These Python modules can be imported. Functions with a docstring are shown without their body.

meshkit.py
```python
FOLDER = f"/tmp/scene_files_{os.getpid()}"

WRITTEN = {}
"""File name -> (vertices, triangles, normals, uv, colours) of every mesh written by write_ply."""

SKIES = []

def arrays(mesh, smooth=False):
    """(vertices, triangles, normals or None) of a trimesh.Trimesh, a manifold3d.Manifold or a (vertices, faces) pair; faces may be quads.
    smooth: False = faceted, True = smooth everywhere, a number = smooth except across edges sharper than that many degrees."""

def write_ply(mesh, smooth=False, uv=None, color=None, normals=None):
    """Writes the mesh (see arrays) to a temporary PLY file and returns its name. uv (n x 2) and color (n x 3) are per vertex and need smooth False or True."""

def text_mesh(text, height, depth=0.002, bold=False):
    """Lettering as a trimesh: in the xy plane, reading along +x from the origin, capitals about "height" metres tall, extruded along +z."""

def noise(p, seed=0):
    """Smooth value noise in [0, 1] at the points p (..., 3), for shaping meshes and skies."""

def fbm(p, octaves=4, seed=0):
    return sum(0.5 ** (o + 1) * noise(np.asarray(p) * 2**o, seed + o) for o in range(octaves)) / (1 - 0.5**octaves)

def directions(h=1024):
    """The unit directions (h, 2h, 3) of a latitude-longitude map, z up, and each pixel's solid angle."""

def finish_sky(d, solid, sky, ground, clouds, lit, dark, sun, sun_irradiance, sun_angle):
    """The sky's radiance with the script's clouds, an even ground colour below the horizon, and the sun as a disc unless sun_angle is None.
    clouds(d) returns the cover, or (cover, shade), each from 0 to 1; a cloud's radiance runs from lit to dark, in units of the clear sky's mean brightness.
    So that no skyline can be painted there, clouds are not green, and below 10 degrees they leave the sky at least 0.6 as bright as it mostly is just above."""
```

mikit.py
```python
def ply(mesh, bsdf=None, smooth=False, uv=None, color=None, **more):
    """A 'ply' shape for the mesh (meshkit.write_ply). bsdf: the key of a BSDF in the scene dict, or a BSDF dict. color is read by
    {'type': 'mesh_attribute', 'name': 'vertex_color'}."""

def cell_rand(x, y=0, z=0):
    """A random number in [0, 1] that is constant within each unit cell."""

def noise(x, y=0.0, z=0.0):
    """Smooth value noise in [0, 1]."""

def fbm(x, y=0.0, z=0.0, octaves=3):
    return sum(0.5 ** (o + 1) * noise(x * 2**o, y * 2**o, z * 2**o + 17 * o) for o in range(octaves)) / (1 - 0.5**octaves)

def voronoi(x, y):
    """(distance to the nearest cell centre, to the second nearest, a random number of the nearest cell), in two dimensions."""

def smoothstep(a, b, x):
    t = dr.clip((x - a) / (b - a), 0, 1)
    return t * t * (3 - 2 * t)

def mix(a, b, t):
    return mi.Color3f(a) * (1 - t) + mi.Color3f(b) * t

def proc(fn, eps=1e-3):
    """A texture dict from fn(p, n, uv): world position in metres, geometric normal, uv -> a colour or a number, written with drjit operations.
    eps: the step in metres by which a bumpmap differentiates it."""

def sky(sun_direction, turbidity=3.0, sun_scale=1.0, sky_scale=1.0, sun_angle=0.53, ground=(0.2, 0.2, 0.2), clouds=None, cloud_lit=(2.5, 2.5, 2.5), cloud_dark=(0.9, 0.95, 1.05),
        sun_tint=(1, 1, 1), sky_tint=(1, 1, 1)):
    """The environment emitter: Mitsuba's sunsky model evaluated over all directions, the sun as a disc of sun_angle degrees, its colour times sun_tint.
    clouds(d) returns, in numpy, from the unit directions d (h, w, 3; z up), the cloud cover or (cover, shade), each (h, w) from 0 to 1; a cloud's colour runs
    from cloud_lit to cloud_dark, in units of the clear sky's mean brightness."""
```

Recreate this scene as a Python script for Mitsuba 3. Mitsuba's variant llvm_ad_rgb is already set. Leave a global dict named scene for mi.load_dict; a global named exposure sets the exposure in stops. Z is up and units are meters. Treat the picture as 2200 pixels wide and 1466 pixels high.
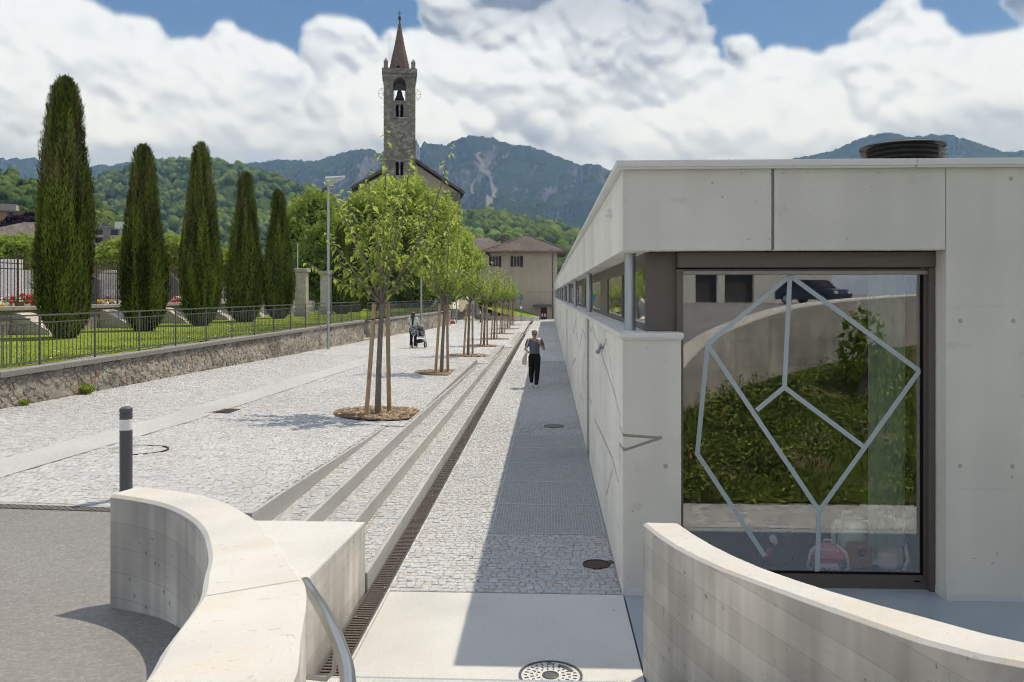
import math, random
import numpy as np, trimesh, drjit as dr, mitsuba as mi
import manifold3d as m3
import shapely
from shapely.geometry import Polygon, box as sbox, Point
from scipy.spatial import Voronoi
import mikit, meshkit
from mikit import proc, noise, fbm, voronoi, cell_rand, smoothstep, mix


def ply(mesh, bsdf=None, **more):
    return mikit.ply(mesh, 'mat_' + bsdf if isinstance(bsdf, str) else bsdf, **more)

random.seed(7); R = np.random.RandomState(11)
T = mi.ScalarTransform4f
scene, labels = {}, {}

# ------------------------------------------------------------------ camera, sky, exposure
YAW = math.atan(77 / 1750.0)
scene['camera'] = {'type': 'perspective', 'fov_axis': 'x', 'fov': math.degrees(2 * math.atan(1100 / 1750.0)),
                   'to_world': T().look_at(origin=[0, 0, 2.8], target=[-math.sin(YAW), math.cos(YAW), 2.8], up=[0, 0, 1]),
                   'principal_point_offset_x': 0.0, 'principal_point_offset_y': 101 / 1466.0,
                   'near_clip': 0.05, 'far_clip': 30000.0, 'medium': {'type': 'ref', 'id': 'air'}}
exposure = 0.92
SUN = np.array([1.34, 1.42, 4.0])


def clouds(d):
    """heaped clouds: many rounded puffs lit from above, gaps of blue between the heaps"""
    h, w = d.shape[:2]
    az, el = np.degrees(np.arctan2(d[..., 0], d[..., 1])), np.degrees(np.arcsin(np.clip(d[..., 2], -1, 1)))
    rs = np.random.RandomState(5)
    gaps = [(-31.0, 19.3, 4.6, 1.9), (-24.2, 18.6, 3.6, 2.6), (-17.0, 20.2, 2.2, 3.4), (-17.8, 16.0, 1.1, 2.0), (-11.6, 20.6, 2.3, 3.2), (3.4, 21.4, 2.3, 1.5), (16.6, 18.9, 4.2, 2.7), (27.0, 16.6, 2.2, 1.3), (70, 30, 14, 9), (-85, 28, 14, 8), (140, 35, 15, 10),
            (-160, 30, 18, 8), (10, 60, 34, 12), (-100, 62, 30, 10), (-30, 37, 12, 6), (40, 38, 11, 6), (170, 60, 40, 10)]
    q = d * np.array([1, 1, 1.2])
    wa = [meshkit.fbm(q * 13.0 + o, 6, 3 + o) - .5 for o in (0, 9)]
    wl = [meshkit.fbm(q * 4.0 + o, 2, 13 + o) - .5 for o in (0, 9)]
    eu, au = el + 3.6 * wa[0] + 2.5 * wl[0], az + (4.0 * wa[1] + 2.5 * wl[1]) / np.maximum(np.cos(np.radians(el)), .2)
    H = np.full((h, w), -1.0); B = np.zeros((h, w))
    puffs = []
    for n, r0, r1 in ((420, 4.5, 7.5), (1700, 2.0, 4.0), (6500, .8, 1.8)):
        for _ in range(n):
            e = np.degrees(np.arcsin(rs.rand() ** 1.15)) - 1.0; a = 360 * rs.rand() - 180; r = r0 + (r1 - r0) * rs.rand()
            puffs.append((a, e, r, rs.rand()))
    for a, e, r, z in puffs:
        if any((((a - g[0] + 180) % 360 - 180) / (g[2] + r * .75)) ** 2 + ((e - g[1]) / (g[3] + r * .75)) ** 2 < 1 for g in gaps):
            continue
        ce = max(np.cos(np.radians(e)), .15)
        i0, i1 = np.searchsorted(-el[:, 0], [-(e + r + 3), -(e - r - 3)])
        if i1 <= i0: continue
        k = min(int((r + 4) / ce / 360 * w) + 1, w // 2)
        cols = (int(((90 - a) % 360) / 360 * w) + np.arange(-k, k)) % w
        ix = np.ix_(np.arange(i0, i1), cols)
        dx = ((au[ix] - a + 180) % 360 - 180) * ce; dy = eu[ix] - e
        t = (dx * dx + dy * dy * 1.25) / (r * r)
        hh = np.where(t < 1, r * np.sqrt(np.maximum(1 - t, 0)) * .95 + .9 * (7.5 - r) * .62 + 2.2 * z - .10 * e, -1)
        up = hh > H[ix]
        H[ix] = np.where(up, hh, H[ix]); B[ix] = np.where(up, np.clip(.5 - dy / r * .5, 0, 1), B[ix])
    cover = ((H > -.9) | (np.abs(el - 6) < 9.5)).astype(float)
    det = .55 * meshkit.fbm(q * 24.0, 6, 31) + .45 * np.abs(2 * meshkit.fbm(q * 30.0 + 3, 4, 37) - 1)
    def blur(x, k):
        for ax in (0, 1):
            x = (np.roll(x, k, ax) + x + np.roll(x, -k, ax)) / 3
        return x
    Hs = blur(np.maximum(H, 0), 1) + 3.3 * (det - .4)
    gy = -(np.roll(Hs, -2, 0) - np.roll(Hs, 2, 0)) / (4 * 180 / (2 * h)); gx = (np.roll(Hs, -2, 1) - np.roll(Hs, 2, 1)) / (4 * 360 / w) / np.maximum(np.cos(np.radians(el)), .2)
    if az[0, w // 2] < az[0, w // 2 - 1]: gx = -gx
    if el[0, 0] < el[-1, 0]: gy = -gy
    lam = (.78 * -gy + .30 * -gx + .62) / np.sqrt(1 + gx * gx + gy * gy)      # light from above and a little from the right
    big = meshkit.fbm(d * np.array([3.2, 3.2, 8.5]) + 23.0, 3, 77) - .5
    low = np.clip((12.5 + 10 * big - el) / 7, 0, 1)
    front = np.clip(.5 - .55 * (d @ (SUN / np.linalg.norm(SUN))), 0, 1)
    s = .36 - .36 * (lam - .62) * np.clip((el - 4) / 11, .4, 1) + 1.25 * big + .40 * low - .5 * front + .16 * (B - .5)
    s = .52 + 1.5 * (s - .48)
    cover = blur(cover, 1) + .8 * (det - .45)
    thin = np.clip((cover - .3) / .6, 0, 1)
    return np.clip(cover * 1.3 - .15, 0, 1), np.clip(s, 0, 1) * thin


scene['sky'] = mikit.sky(SUN, turbidity=3.0, clouds=clouds, cloud_lit=(4.75, 5.05, 5.6), cloud_dark=(1.0, 1.25, 1.65), sky_tint=(0.72, 0.95, 1.15), sun_scale=1.5, sun_tint=(.92, 1.0, 1.12), ground=(.25, .25, .25))
scene['air'] = {'type': 'homogeneous', 'albedo': {'type': 'rgb', 'value': [0.95, 0.96, 0.97]}, 'sigma_t': {'type': 'rgb', 'value': [0.45e-4, 0.72e-4, 1.5e-4]}}

# ------------------------------------------------------------------ helpers
def nm(a):
    return np.asarray(a, float)


def uniq(key):
    used = USED
    if key not in used:
        used.add(key); return key
    n = NUM.get(key, 1)
    while f'{key}_{n:03d}' in used:
        n += 1
    NUM[key] = n + 1
    used.add(f'{key}_{n:03d}')
    return f'{key}_{n:03d}'


USED, NUM = set(), {}


def thing(name, label, cat, group=None, kind=None):
    k = uniq(name)
    labels[k] = {'label': label, 'category': cat}
    if group: labels[k]['group'] = group
    if kind: labels[k]['kind'] = kind
    return k


def part(parent, name, mesh, mat, smooth=False, uv=None, label=None, kind=None, **more):
    k = uniq(parent + '__' + name)
    scene[k] = ply(mesh, mat, smooth=smooth, uv=uv, **more) if not isinstance(mesh, dict) else {**mesh, **more}
    if label or kind:
        labels[k] = {a: b for a, b in (('label', label), ('kind', kind)) if b}
    return k


def solid(name, mesh, mat, label, cat, group=None, kind=None, smooth=False, uv=None):
    k = thing(name, label, cat, group, kind)
    scene[k] = ply(mesh, mat, smooth=smooth, uv=uv)
    return k


def struct(name, mesh, mat, label=None, smooth=False, uv=None):
    k = uniq(name)
    scene[k] = ply(mesh, mat, smooth=smooth, uv=uv)
    labels[k] = {'kind': 'structure'}
    if label: labels[k]['label'] = label
    return k


def bx(x0, x1, y0, y1, z0, z1, c=0.0):
    """a box, its edges chamfered by c"""
    if c <= 0:
        return trimesh.creation.box(bounds=[[x0, y0, z0], [x1, y1, z1]])
    a, b = nm([x0, y0, z0]), nm([x1, y1, z1])
    pts = []
    for sx in (0, 1):
        for sy in (0, 1):
            for sz in (0, 1):
                s = np.array([sx, sy, sz])
                p = np.where(s, b, a); inn = np.where(s, -c, c)
                for k in range(3):
                    o = inn.copy(); o[k] = 0
                    pts.append(p + o)
    return hull(pts)


def hull(pts):
    mm = m3.Manifold.hull_points(np.asarray(pts, np.float32)).to_mesh()
    return trimesh.Trimesh(mm.vert_properties[:, :3], mm.tri_verts, process=False)


def cat(ms):
    vs, fs, o = [], [], 0
    for m in ms:
        v, f = (m.vertices, m.faces) if hasattr(m, 'faces') else m
        vs.append(np.asarray(v)); fs.append(np.asarray(f) + o); o += len(v)
    return trimesh.Trimesh(np.vstack(vs), np.vstack(fs), process=False)


def tube(pts, rad, n=10, caps=True):
    """a round tube along pts with radii rad"""
    pts = nm(pts); rad = np.broadcast_to(nm(rad), (len(pts),))
    t = np.gradient(pts, axis=0); t /= np.linalg.norm(t, axis=1, keepdims=True) + 1e-12
    ref = np.array([0, 0, 1.0]) if abs(t[0][2]) < 0.9 else np.array([1.0, 0, 0])
    vs = []
    a = np.arange(n) * 2 * np.pi / n
    x = np.cross(ref, t[0]); x /= np.linalg.norm(x)
    for p, tt, r in zip(pts, t, rad):
        x = x - tt * (x @ tt); x /= np.linalg.norm(x) + 1e-12
        y = np.cross(tt, x)
        vs.append(p + r * (np.cos(a)[:, None] * x + np.sin(a)[:, None] * y))
    v = np.vstack(vs); f = []
    i = np.arange(n); j = (i + 1) % n
    for k in range(len(pts) - 1):
        f += [np.stack([k * n + i, k * n + j, (k + 1) * n + j], 1), np.stack([k * n + i, (k + 1) * n + j, (k + 1) * n + i], 1)]
    if caps:
        v = np.vstack([v, pts[:1], pts[-1:]]); c = len(v) - 2; e = (len(pts) - 1) * n
        f += [np.stack([j, i, i * 0 + c], 1), np.stack([e + i, e + j, i * 0 + c + 1], 1)]
    return trimesh.Trimesh(v, np.vstack(f), process=False)


def lathe(prof, center=(0, 0, 0), n=24):
    prof = nm(prof); a = np.arange(n) * 2 * np.pi / n
    v = np.stack([prof[:, None, 0] * np.cos(a), prof[:, None, 0] * np.sin(a), np.repeat(prof[:, 1:2], n, 1)], -1).reshape(-1, 3) + nm(center)
    i = np.arange(n); j = (i + 1) % n; f = []
    for k in range(len(prof) - 1):
        f += [np.stack([k * n + i, k * n + j, (k + 1) * n + j], 1), np.stack([k * n + i, (k + 1) * n + j, (k + 1) * n + i], 1)]
    return trimesh.Trimesh(v, np.vstack(f), process=False)


def prism(poly, z0, z1):
    """upright prism over a 2-D polygon"""
    poly = poly if isinstance(poly, Polygon) else Polygon(poly)
    m = trimesh.creation.extrude_polygon(poly, z1 - z0, engine='earcut'); m.apply_translation([0, 0, z0]); return m


def prism_axis(poly, a0, a1, axis):
    """poly in the other two axes, extruded along axis 'x' (poly = y, z) or 'y' (poly = x, z)"""
    m = prism(poly, a0, a1); v = np.array(m.vertices)
    if axis == 'x':
        m = trimesh.Trimesh(v[:, [2, 0, 1]], m.faces, process=False)
    else:
        m = trimesh.Trimesh(v[:, [0, 2, 1]], m.faces[:, ::-1], process=False)
    return m


def man(m):
    m = m.copy(); m.merge_vertices()
    return m3.Manifold(m3.Mesh(np.asarray(m.vertices, np.float32), np.asarray(m.faces, np.uint32)))


def tm(m):
    mm = m.to_mesh(); return trimesh.Trimesh(mm.vert_properties[:, :3], mm.tri_verts, process=False)


def cut(a, bs):
    a = man(a)
    for b in bs: a = a - man(b)
    return tm(a)


def grid(fx, nu, nv):
    """a sheet: fx(u, v) -> points, u and v in 0..1"""
    u, v = np.meshgrid(np.linspace(0, 1, nu), np.linspace(0, 1, nv), indexing='ij')
    p = fx(u, v).reshape(-1, 3)
    i = np.arange(nu * nv).reshape(nu, nv)
    a, b, c, d = i[:-1, :-1].ravel(), i[1:, :-1].ravel(), i[1:, 1:].ravel(), i[:-1, 1:].ravel()
    return trimesh.Trimesh(p, np.vstack([np.stack([a, b, c], 1), np.stack([a, c, d], 1)]), process=False)


def spline(pts, n):
    from scipy.interpolate import CubicSpline
    pts = nm(pts); s = np.r_[0, np.cumsum(np.linalg.norm(np.diff(pts[:, :2], axis=0), axis=1))]
    from scipy.interpolate import PchipInterpolator
    return PchipInterpolator(s, pts, axis=0)(np.linspace(0, s[-1], n))


def xf(m, loc=(0, 0, 0), rz=0.0, s=1.0, rx=0.0):
    m = m.copy(); v = np.array(m.vertices) * s
    if rx:
        c, q = math.cos(rx), math.sin(rx); v = np.stack([v[:, 0], v[:, 1] * c - v[:, 2] * q, v[:, 1] * q + v[:, 2] * c], 1)
    c, q = math.cos(rz), math.sin(rz); v = np.stack([v[:, 0] * c - v[:, 1] * q, v[:, 0] * q + v[:, 1] * c, v[:, 2]], 1) + nm(loc)
    return trimesh.Trimesh(v, m.faces, process=False)


# ------------------------------------------------------------------ materials
def rgb(*c):
    return {'type': 'rgb', 'value': list(map(float, c))}


def mat(name, color, rough=0.8, spec=0.3, metal=0.0, two=True, bump=None, eps=2e-3, bscale=1.0, **more):
    b = {'type': 'principled', 'base_color': color if isinstance(color, dict) else rgb(*color), 'roughness': float(rough), 'metallic': float(metal), 'specular': float(spec), **more}
    if bump:
        b = {'type': 'bumpmap', 'arbitrary': {**proc(bump, eps)}, 'scale': float(bscale), 'bsdf': b}
    scene['mat_' + name] = {'type': 'twosided', 'bsdf': b} if two else b


def diffuse(name, color):
    scene['mat_' + name] = {'type': 'twosided', 'bsdf': {'type': 'diffuse', 'reflectance': color if isinstance(color, dict) else rgb(*color)}}


def c_fair(p, n, uv):
    big = fbm(p.x * .8 + p.y * .5, p.z * .9, p.y * .7, 3)
    streak = fbm(p.x * 5 + p.y * 5, p.z * .7, 2.0, 2)
    pit = smoothstep(.90, .93, noise(p.x * 23, p.y * 23, p.z * 23)) * smoothstep(.45, .6, fbm(p.x * 1.1, p.y * 1.1, p.z * 1.1, 2))
    spot = smoothstep(.70, .9, fbm(p.x * 6, p.y * 6, p.z * 6, 2))
    k = .74 + .36 * big + .14 * streak - .12 * spot
    fine = .96 + .08 * noise(p.x * 160, p.y * 160, p.z * 160)
    return mi.Color3f(.585, .57, .52) * (k * fine * (1 - .35 * pit))


def c_board(p, n, uv):
    b = dr.floor(p.z / .165 + .12 * noise(p.x * .5, p.y * .5, 3.0))
    f = p.z / .165 + .12 * noise(p.x * .5, p.y * .5, 3.0) - b
    tone = .90 + .13 * cell_rand(b, dr.floor((p.x - p.y) * .33 + b * .37), 2)
    line = smoothstep(.0, .05, f) * (1 - smoothstep(.97, 1.0, f))
    stain = fbm(p.x * 1.7 + 3, p.y * 1.7, p.z * 1.3, 3)
    run = fbm(p.x * 9 - p.y * 9, p.z * 1.1, 7.0, 2)
    grain = .96 + .08 * noise(p.x * 20 + p.y * 20, p.z * 190, p.y * 8)
    v = noise(p.x * 34, p.y * 34, p.z * 20)
    pit = smoothstep(.85, .9, v) * smoothstep(.35, .55, fbm(p.x * 2, p.y * 2, p.z * 2, 2))
    k = tone * (.84 + .16 * line) * (.60 + .78 * stain) * (.78 + .42 * run) * grain * (1 - .45 * pit)
    return mix((.40, .39, .365), (.50, .475, .43), stain) * k


def h_board(p, n, uv):
    b = dr.floor(p.z / .165); f = p.z / .165 - b
    return .0035 * cell_rand(b, 5) + .0012 * noise(p.x * 20 + p.y * 20, p.z * 190, p.y * 8) - .004 * smoothstep(.85, .9, noise(p.x * 34, p.y * 34, p.z * 20))


def c_top(p, n, uv):
    k = .86 + .26 * fbm(p.x * 2.2, p.y * 2.2, p.z * 2, 4)
    rust = smoothstep(.5, .8, fbm(p.x * 3 + 7, p.y * 3, 1.0, 3))
    pit = smoothstep(.84, .9, noise(p.x * 55, p.y * 55, p.z * 55))
    fine = .95 + .1 * noise(p.x * 240, p.y * 240, p.z * 60)
    return mix((.50, .49, .465), (.51, .475, .42), rust) * (k * fine * (1 - .16 * pit))


def c_slab(p, n, uv):
    k = .90 + .16 * fbm(p.x * 1.6, p.y * 1.6, p.z, 4)
    sp = noise(p.x * 150, p.y * 150, 1.0)
    fine = .92 + .10 * sp - .14 * smoothstep(.78, .9, noise(p.x * 210, p.y * 210, 5.0))
    dirt = smoothstep(.55, .8, fbm(p.x * .9 + 4, p.y * .9, 2.0, 3))
    return mi.Color3f(.57, .568, .55) * (k * fine * (1 - .10 * dirt))


def c_stone(p, n, uv):
    fine = .74 + .52 * fbm(p.x * 48, p.y * 75, p.z * 60, 3)
    t = uv.x
    c = mix((.34, .343, .348), (.455, .46, .465), t)
    warm = smoothstep(.95, .98, uv.y)
    stain = .9 + .2 * fbm(p.x * .35, p.y * .35, 3.0, 3)
    c = mix(c, mi.Color3f(.38, .35, .31), warm) * (fine * stain)
    return c


def c_joint(p, n, uv):
    return mi.Color3f(.37, .37, .365) * (.8 + .4 * fbm(p.x * 25, p.y * 25, p.z, 2))


def c_farcob(p, n, uv):
    a, b, w = voronoi(p.x * 9.5, p.y * 9.5)
    j = smoothstep(.02, .14, b - a)
    c = mix((.33, .333, .338), (.50, .505, .51), w)
    return c * (.72 + .28 * j) * (.88 + .24 * fbm(p.x * .35, p.y * .35, 3.0, 3))


def c_granite(p, n, uv):
    s = noise(p.x * 130, p.y * 130, p.z * 130)
    k = .84 + .32 * s - .22 * smoothstep(.74, .85, noise(p.x * 170 + 9, p.y * 170, p.z * 170))
    st = .82 + .36 * fbm(p.y * .6, p.z * 3, p.x, 3)
    return mi.Color3f(.39, .392, .388) * (k * st)


def c_asphalt(p, n, uv):
    g = noise(p.x * 95, p.y * 95, 1.0)
    k = .82 + .50 * g * noise(p.x * 43, p.y * 43, 2.0)
    big = fbm(p.x * .55, p.y * .55, 3.0, 4)
    lt = smoothstep(.80, .88, noise(p.x * 120, p.y * 120, 9.0))
    return mi.Color3f(.172, .165, .157) * (k * (.72 + .56 * big)) + mi.Color3f(.05, .05, .045) * lt


def h_asphalt(p, n, uv):
    return .004 * noise(p.x * 90, p.y * 90, 1.0) + .003 * noise(p.x * 45, p.y * 45, 2.0)


def c_rubble(p, n, uv):
    t = uv.x
    c = mix((.30, .275, .235), (.40, .37, .31), t)
    c = mix(c, mi.Color3f(.34, .235, .165), smoothstep(.93, .96, uv.y))
    c = mix(c, mi.Color3f(.20, .20, .20), smoothstep(.10, .05, uv.y))
    k = .70 + .6 * fbm(p.x * 13, p.y * 13, p.z * 13, 3)
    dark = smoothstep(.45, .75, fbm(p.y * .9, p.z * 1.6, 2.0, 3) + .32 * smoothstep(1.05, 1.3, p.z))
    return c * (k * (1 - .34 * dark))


def c_mortar(p, n, uv):
    k = .62 + .7 * fbm(p.x * 9, p.y * 9, p.z * 9, 4)
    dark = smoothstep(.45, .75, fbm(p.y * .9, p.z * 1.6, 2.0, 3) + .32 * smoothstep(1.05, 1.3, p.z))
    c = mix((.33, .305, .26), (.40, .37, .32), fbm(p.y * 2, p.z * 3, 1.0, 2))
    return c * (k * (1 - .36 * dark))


def h_mortar(p, n, uv):
    return .018 * fbm(p.x * 16, p.y * 16, p.z * 16, 3)


def c_oldstone(p, n, uv):
    """coursed old masonry seen from afar"""
    h = p.x + p.y * .6
    b = dr.floor(p.z / .27); x = h / .55 + .5 * (b - 2 * dr.floor(b / 2)) + cell_rand(b, 7)
    t = cell_rand(b, dr.floor(x), 3)
    fz = p.z / .27 - b; fx = x - dr.floor(x)
    joint = smoothstep(0, .12, fz) * smoothstep(0, .07, fx)
    c = mix((.19, .175, .15), (.40, .37, .32), t * t)
    st = .66 + .68 * fbm(p.x * .4, p.y * .4, p.z * .28, 4)
    patch = smoothstep(.52, .62, fbm(p.x * .8 + 3, p.y * .8, p.z * .55, 3))
    return mix(c * (.6 + .4 * joint), mi.Color3f(.235, .215, .19), patch * .6) * st


def c_plaster(p, n, uv):
    k = .84 + .32 * fbm(p.x * .6, p.y * .6, p.z * .5, 4)
    run = .94 + .12 * fbm(p.x * 5 + p.y * 5, p.z * .5, 1.0, 2)
    return mi.Color3f(.50, .43, .36) * (k * run)


def c_roof(p, n, uv):
    b = dr.floor(p.x * 4.2 + p.y * 4.2); r = dr.floor(p.z * 7)
    t = cell_rand(b, r, 4)
    f = p.x * 4.2 + p.y * 4.2 - b
    return mix((.14, .122, .11), (.215, .19, .175), t) * (.62 + .5 * smoothstep(0, .35, f) * smoothstep(1, .65, f)) * (.75 + .5 * fbm(p.x * .5, p.y * .5, p.z, 3))


def c_spire(p, n, uv):
    r = dr.floor(p.z * 5)
    t = cell_rand(r, dr.floor(dr.atan2(p.y - 112.6, p.x + 20.62) * 12 + r * .5), 2)
    return mix((.135, .098, .082), (.21, .155, .13), t) * (.7 + .6 * fbm(p.x * .5, p.y * .5, p.z * .4, 3))


def c_wood(p, n, uv):
    g = fbm(p.x * 45, p.y * 45, p.z * 2.2, 3)
    knot = smoothstep(.78, .86, noise(p.x * 14, p.y * 14, p.z * 3.1))
    return mix((.33, .225, .13), (.45, .33, .21), g) * (1 - .35 * knot)


def c_bark(p, n, uv):
    g = fbm(p.x * 40, p.y * 40, p.z * 11, 3)
    return mix((.13, .115, .10), (.29, .26, .225), g)


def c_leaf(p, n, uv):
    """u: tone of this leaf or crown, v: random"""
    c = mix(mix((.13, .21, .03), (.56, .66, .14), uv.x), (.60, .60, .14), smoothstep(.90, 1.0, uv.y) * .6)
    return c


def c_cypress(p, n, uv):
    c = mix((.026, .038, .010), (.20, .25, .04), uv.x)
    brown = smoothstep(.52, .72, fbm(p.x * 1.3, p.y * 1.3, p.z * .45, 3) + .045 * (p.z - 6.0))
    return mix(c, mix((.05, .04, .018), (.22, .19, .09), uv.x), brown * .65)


def c_grass(p, n, uv):
    k = fbm(p.x * .7, p.y * .7, 3.0, 3)
    return mix((.14, .195, .026), (.26, .32, .055), .55 * k + .45 * uv.x)


def c_hill(p, n, uv):
    """wooded slopes: u tone of the tree"""
    c = mix((.030, .054, .012), (.145, .200, .040), uv.x)
    k = fbm(p.x * .012, p.y * .012, p.z * .02, 3)
    s = fbm(p.x * .9, p.y * .9, p.z * .9, 2)
    return c * ((.62 + .76 * k) * (.45 + 1.1 * s))


SCAR = [(-239, 489, 5), (-229, 456, 8), (-218, 426, 11), (-198, 394, 10), (-182, 363, 9), (-160, 300, 7), (-160, 265, 6), (-165, 230, 4)]
SCAR2 = [(-233, 386, 4), (-246, 357, 5), (-238, 306, 3)]


def c_massif(p, n, uv):
    f = fbm(p.x * .0052, p.y * .0052, p.z * .009, 4)
    f2 = fbm(p.x * .03, p.y * .03, p.z * .05, 2)
    green = mix((.012, .022, .010), (.052, .078, .024), .55 * f + .45 * f2)
    rock = mix((.06, .06, .06), (.17, .16, .145), fbm(p.x * .02, p.y * .02, p.z * .02, 3))
    steep = smoothstep(.58, .38, n.z + .30 * (f2 - .5) + .42 * (f - .5)) * smoothstep(150, 330, p.z)
    c = mix(green, rock, steep)
    # the scree chute: its own line down the slope
    def near(pts, x, z):
        best = mi.Float(1e9)
        for (x0, z0, w0), (x1, z1, w1) in zip(pts, pts[1:]):
            t = dr.clip(((x - x0) * (x1 - x0) + (z - z0) * (z1 - z0)) / ((x1 - x0) ** 2 + (z1 - z0) ** 2), 0, 1)
            dd = dr.sqrt(dr.square(x - x0 - t * (x1 - x0)) + dr.square(z - z0 - t * (z1 - z0))) / (w0 + t * (w1 - w0))
            best = dr.minimum(best, dd)
        return best
    wob = 34 * (fbm(p.x * .02, p.z * .02, 4.0, 3) - .5)
    scar = smoothstep(1.15, .35, near(SCAR, p.x + wob, p.z + wob) + .8 * (f2 - .5))
    scar2 = smoothstep(1.1, .5, near(SCAR2, p.x + wob, p.z) + .8 * (f2 - .5))
    return mix(c, mi.Color3f(.23, .21, .185), dr.maximum(scar, scar2 * .75) * .85)


mat('concrete', proc(c_fair), .75, .3)
mat('boarded_concrete', proc(c_board), .8, .25, bump=h_board, eps=3e-3)
mat('smooth_concrete', proc(c_top), .7, .3)
mat('slab_concrete', proc(c_slab), .55, .5)
mat('cobble', proc(c_stone), .6, .4)
diffuse('joint_sand', proc(c_joint))
mat('far_cobble', proc(c_farcob), .5, .7)
mat('granite', proc(c_granite), .6, .35)
mat('asphalt', proc(c_asphalt), .52, .8, bump=h_asphalt, eps=4e-3)
diffuse('rubble', proc(c_rubble))
mat('mortar', proc(c_mortar), .95, .1, bump=h_mortar, eps=6e-3)
diffuse('old_masonry', proc(c_oldstone))
diffuse('plaster', proc(c_plaster))
diffuse('roof_tile', proc(c_roof))
diffuse('spire_brick', proc(c_spire))
mat('stake_wood', proc(c_wood), .8, .2)
diffuse('bark', proc(c_bark))
diffuse('cypress', proc(c_cypress))
diffuse('grass_blade', proc(c_grass))
diffuse('hill_tree', proc(c_hill))
diffuse('massif', proc(c_massif))
diffuse('mulch_chip', proc(lambda p, n, uv: mix((.17, .12, .08), (.58, .46, .34), uv.x)))
diffuse('dotted_print', proc(lambda p, n, uv: mix((.05, .06, .06), (.6, .62, .6), smoothstep(.42, .5, noise(p.x * 90, p.y * 90, p.z * 90)))))
diffuse('purple_leaf', proc(lambda p, n, uv: mix((.012, .008, .016), (.045, .028, .042), uv.x)))
diffuse('rubble_block', proc(lambda p, n, uv: mix((.30, .275, .235), (.56, .51, .44), fbm(p.x * 6 + p.y * 6, p.y * 6, p.z * 6, 3)) * (.7 + .6 * fbm(p.x, p.y, p.z * 1.5, 2))))
scene['mat_leaf'] = {'type': 'principledthin', 'base_color': proc(c_leaf), 'roughness': .42, 'spec_trans': 0.0, 'diff_trans': 1.0, 'eta': 1.4}
mat('bronze_metal', (.115, .098, .085), .42, .5, .25)
mat('pale_metal', (.60, .60, .58), .4, .5, .0)
mat('steel', (.55, .56, .57), .26, .5, 1.0)
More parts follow.
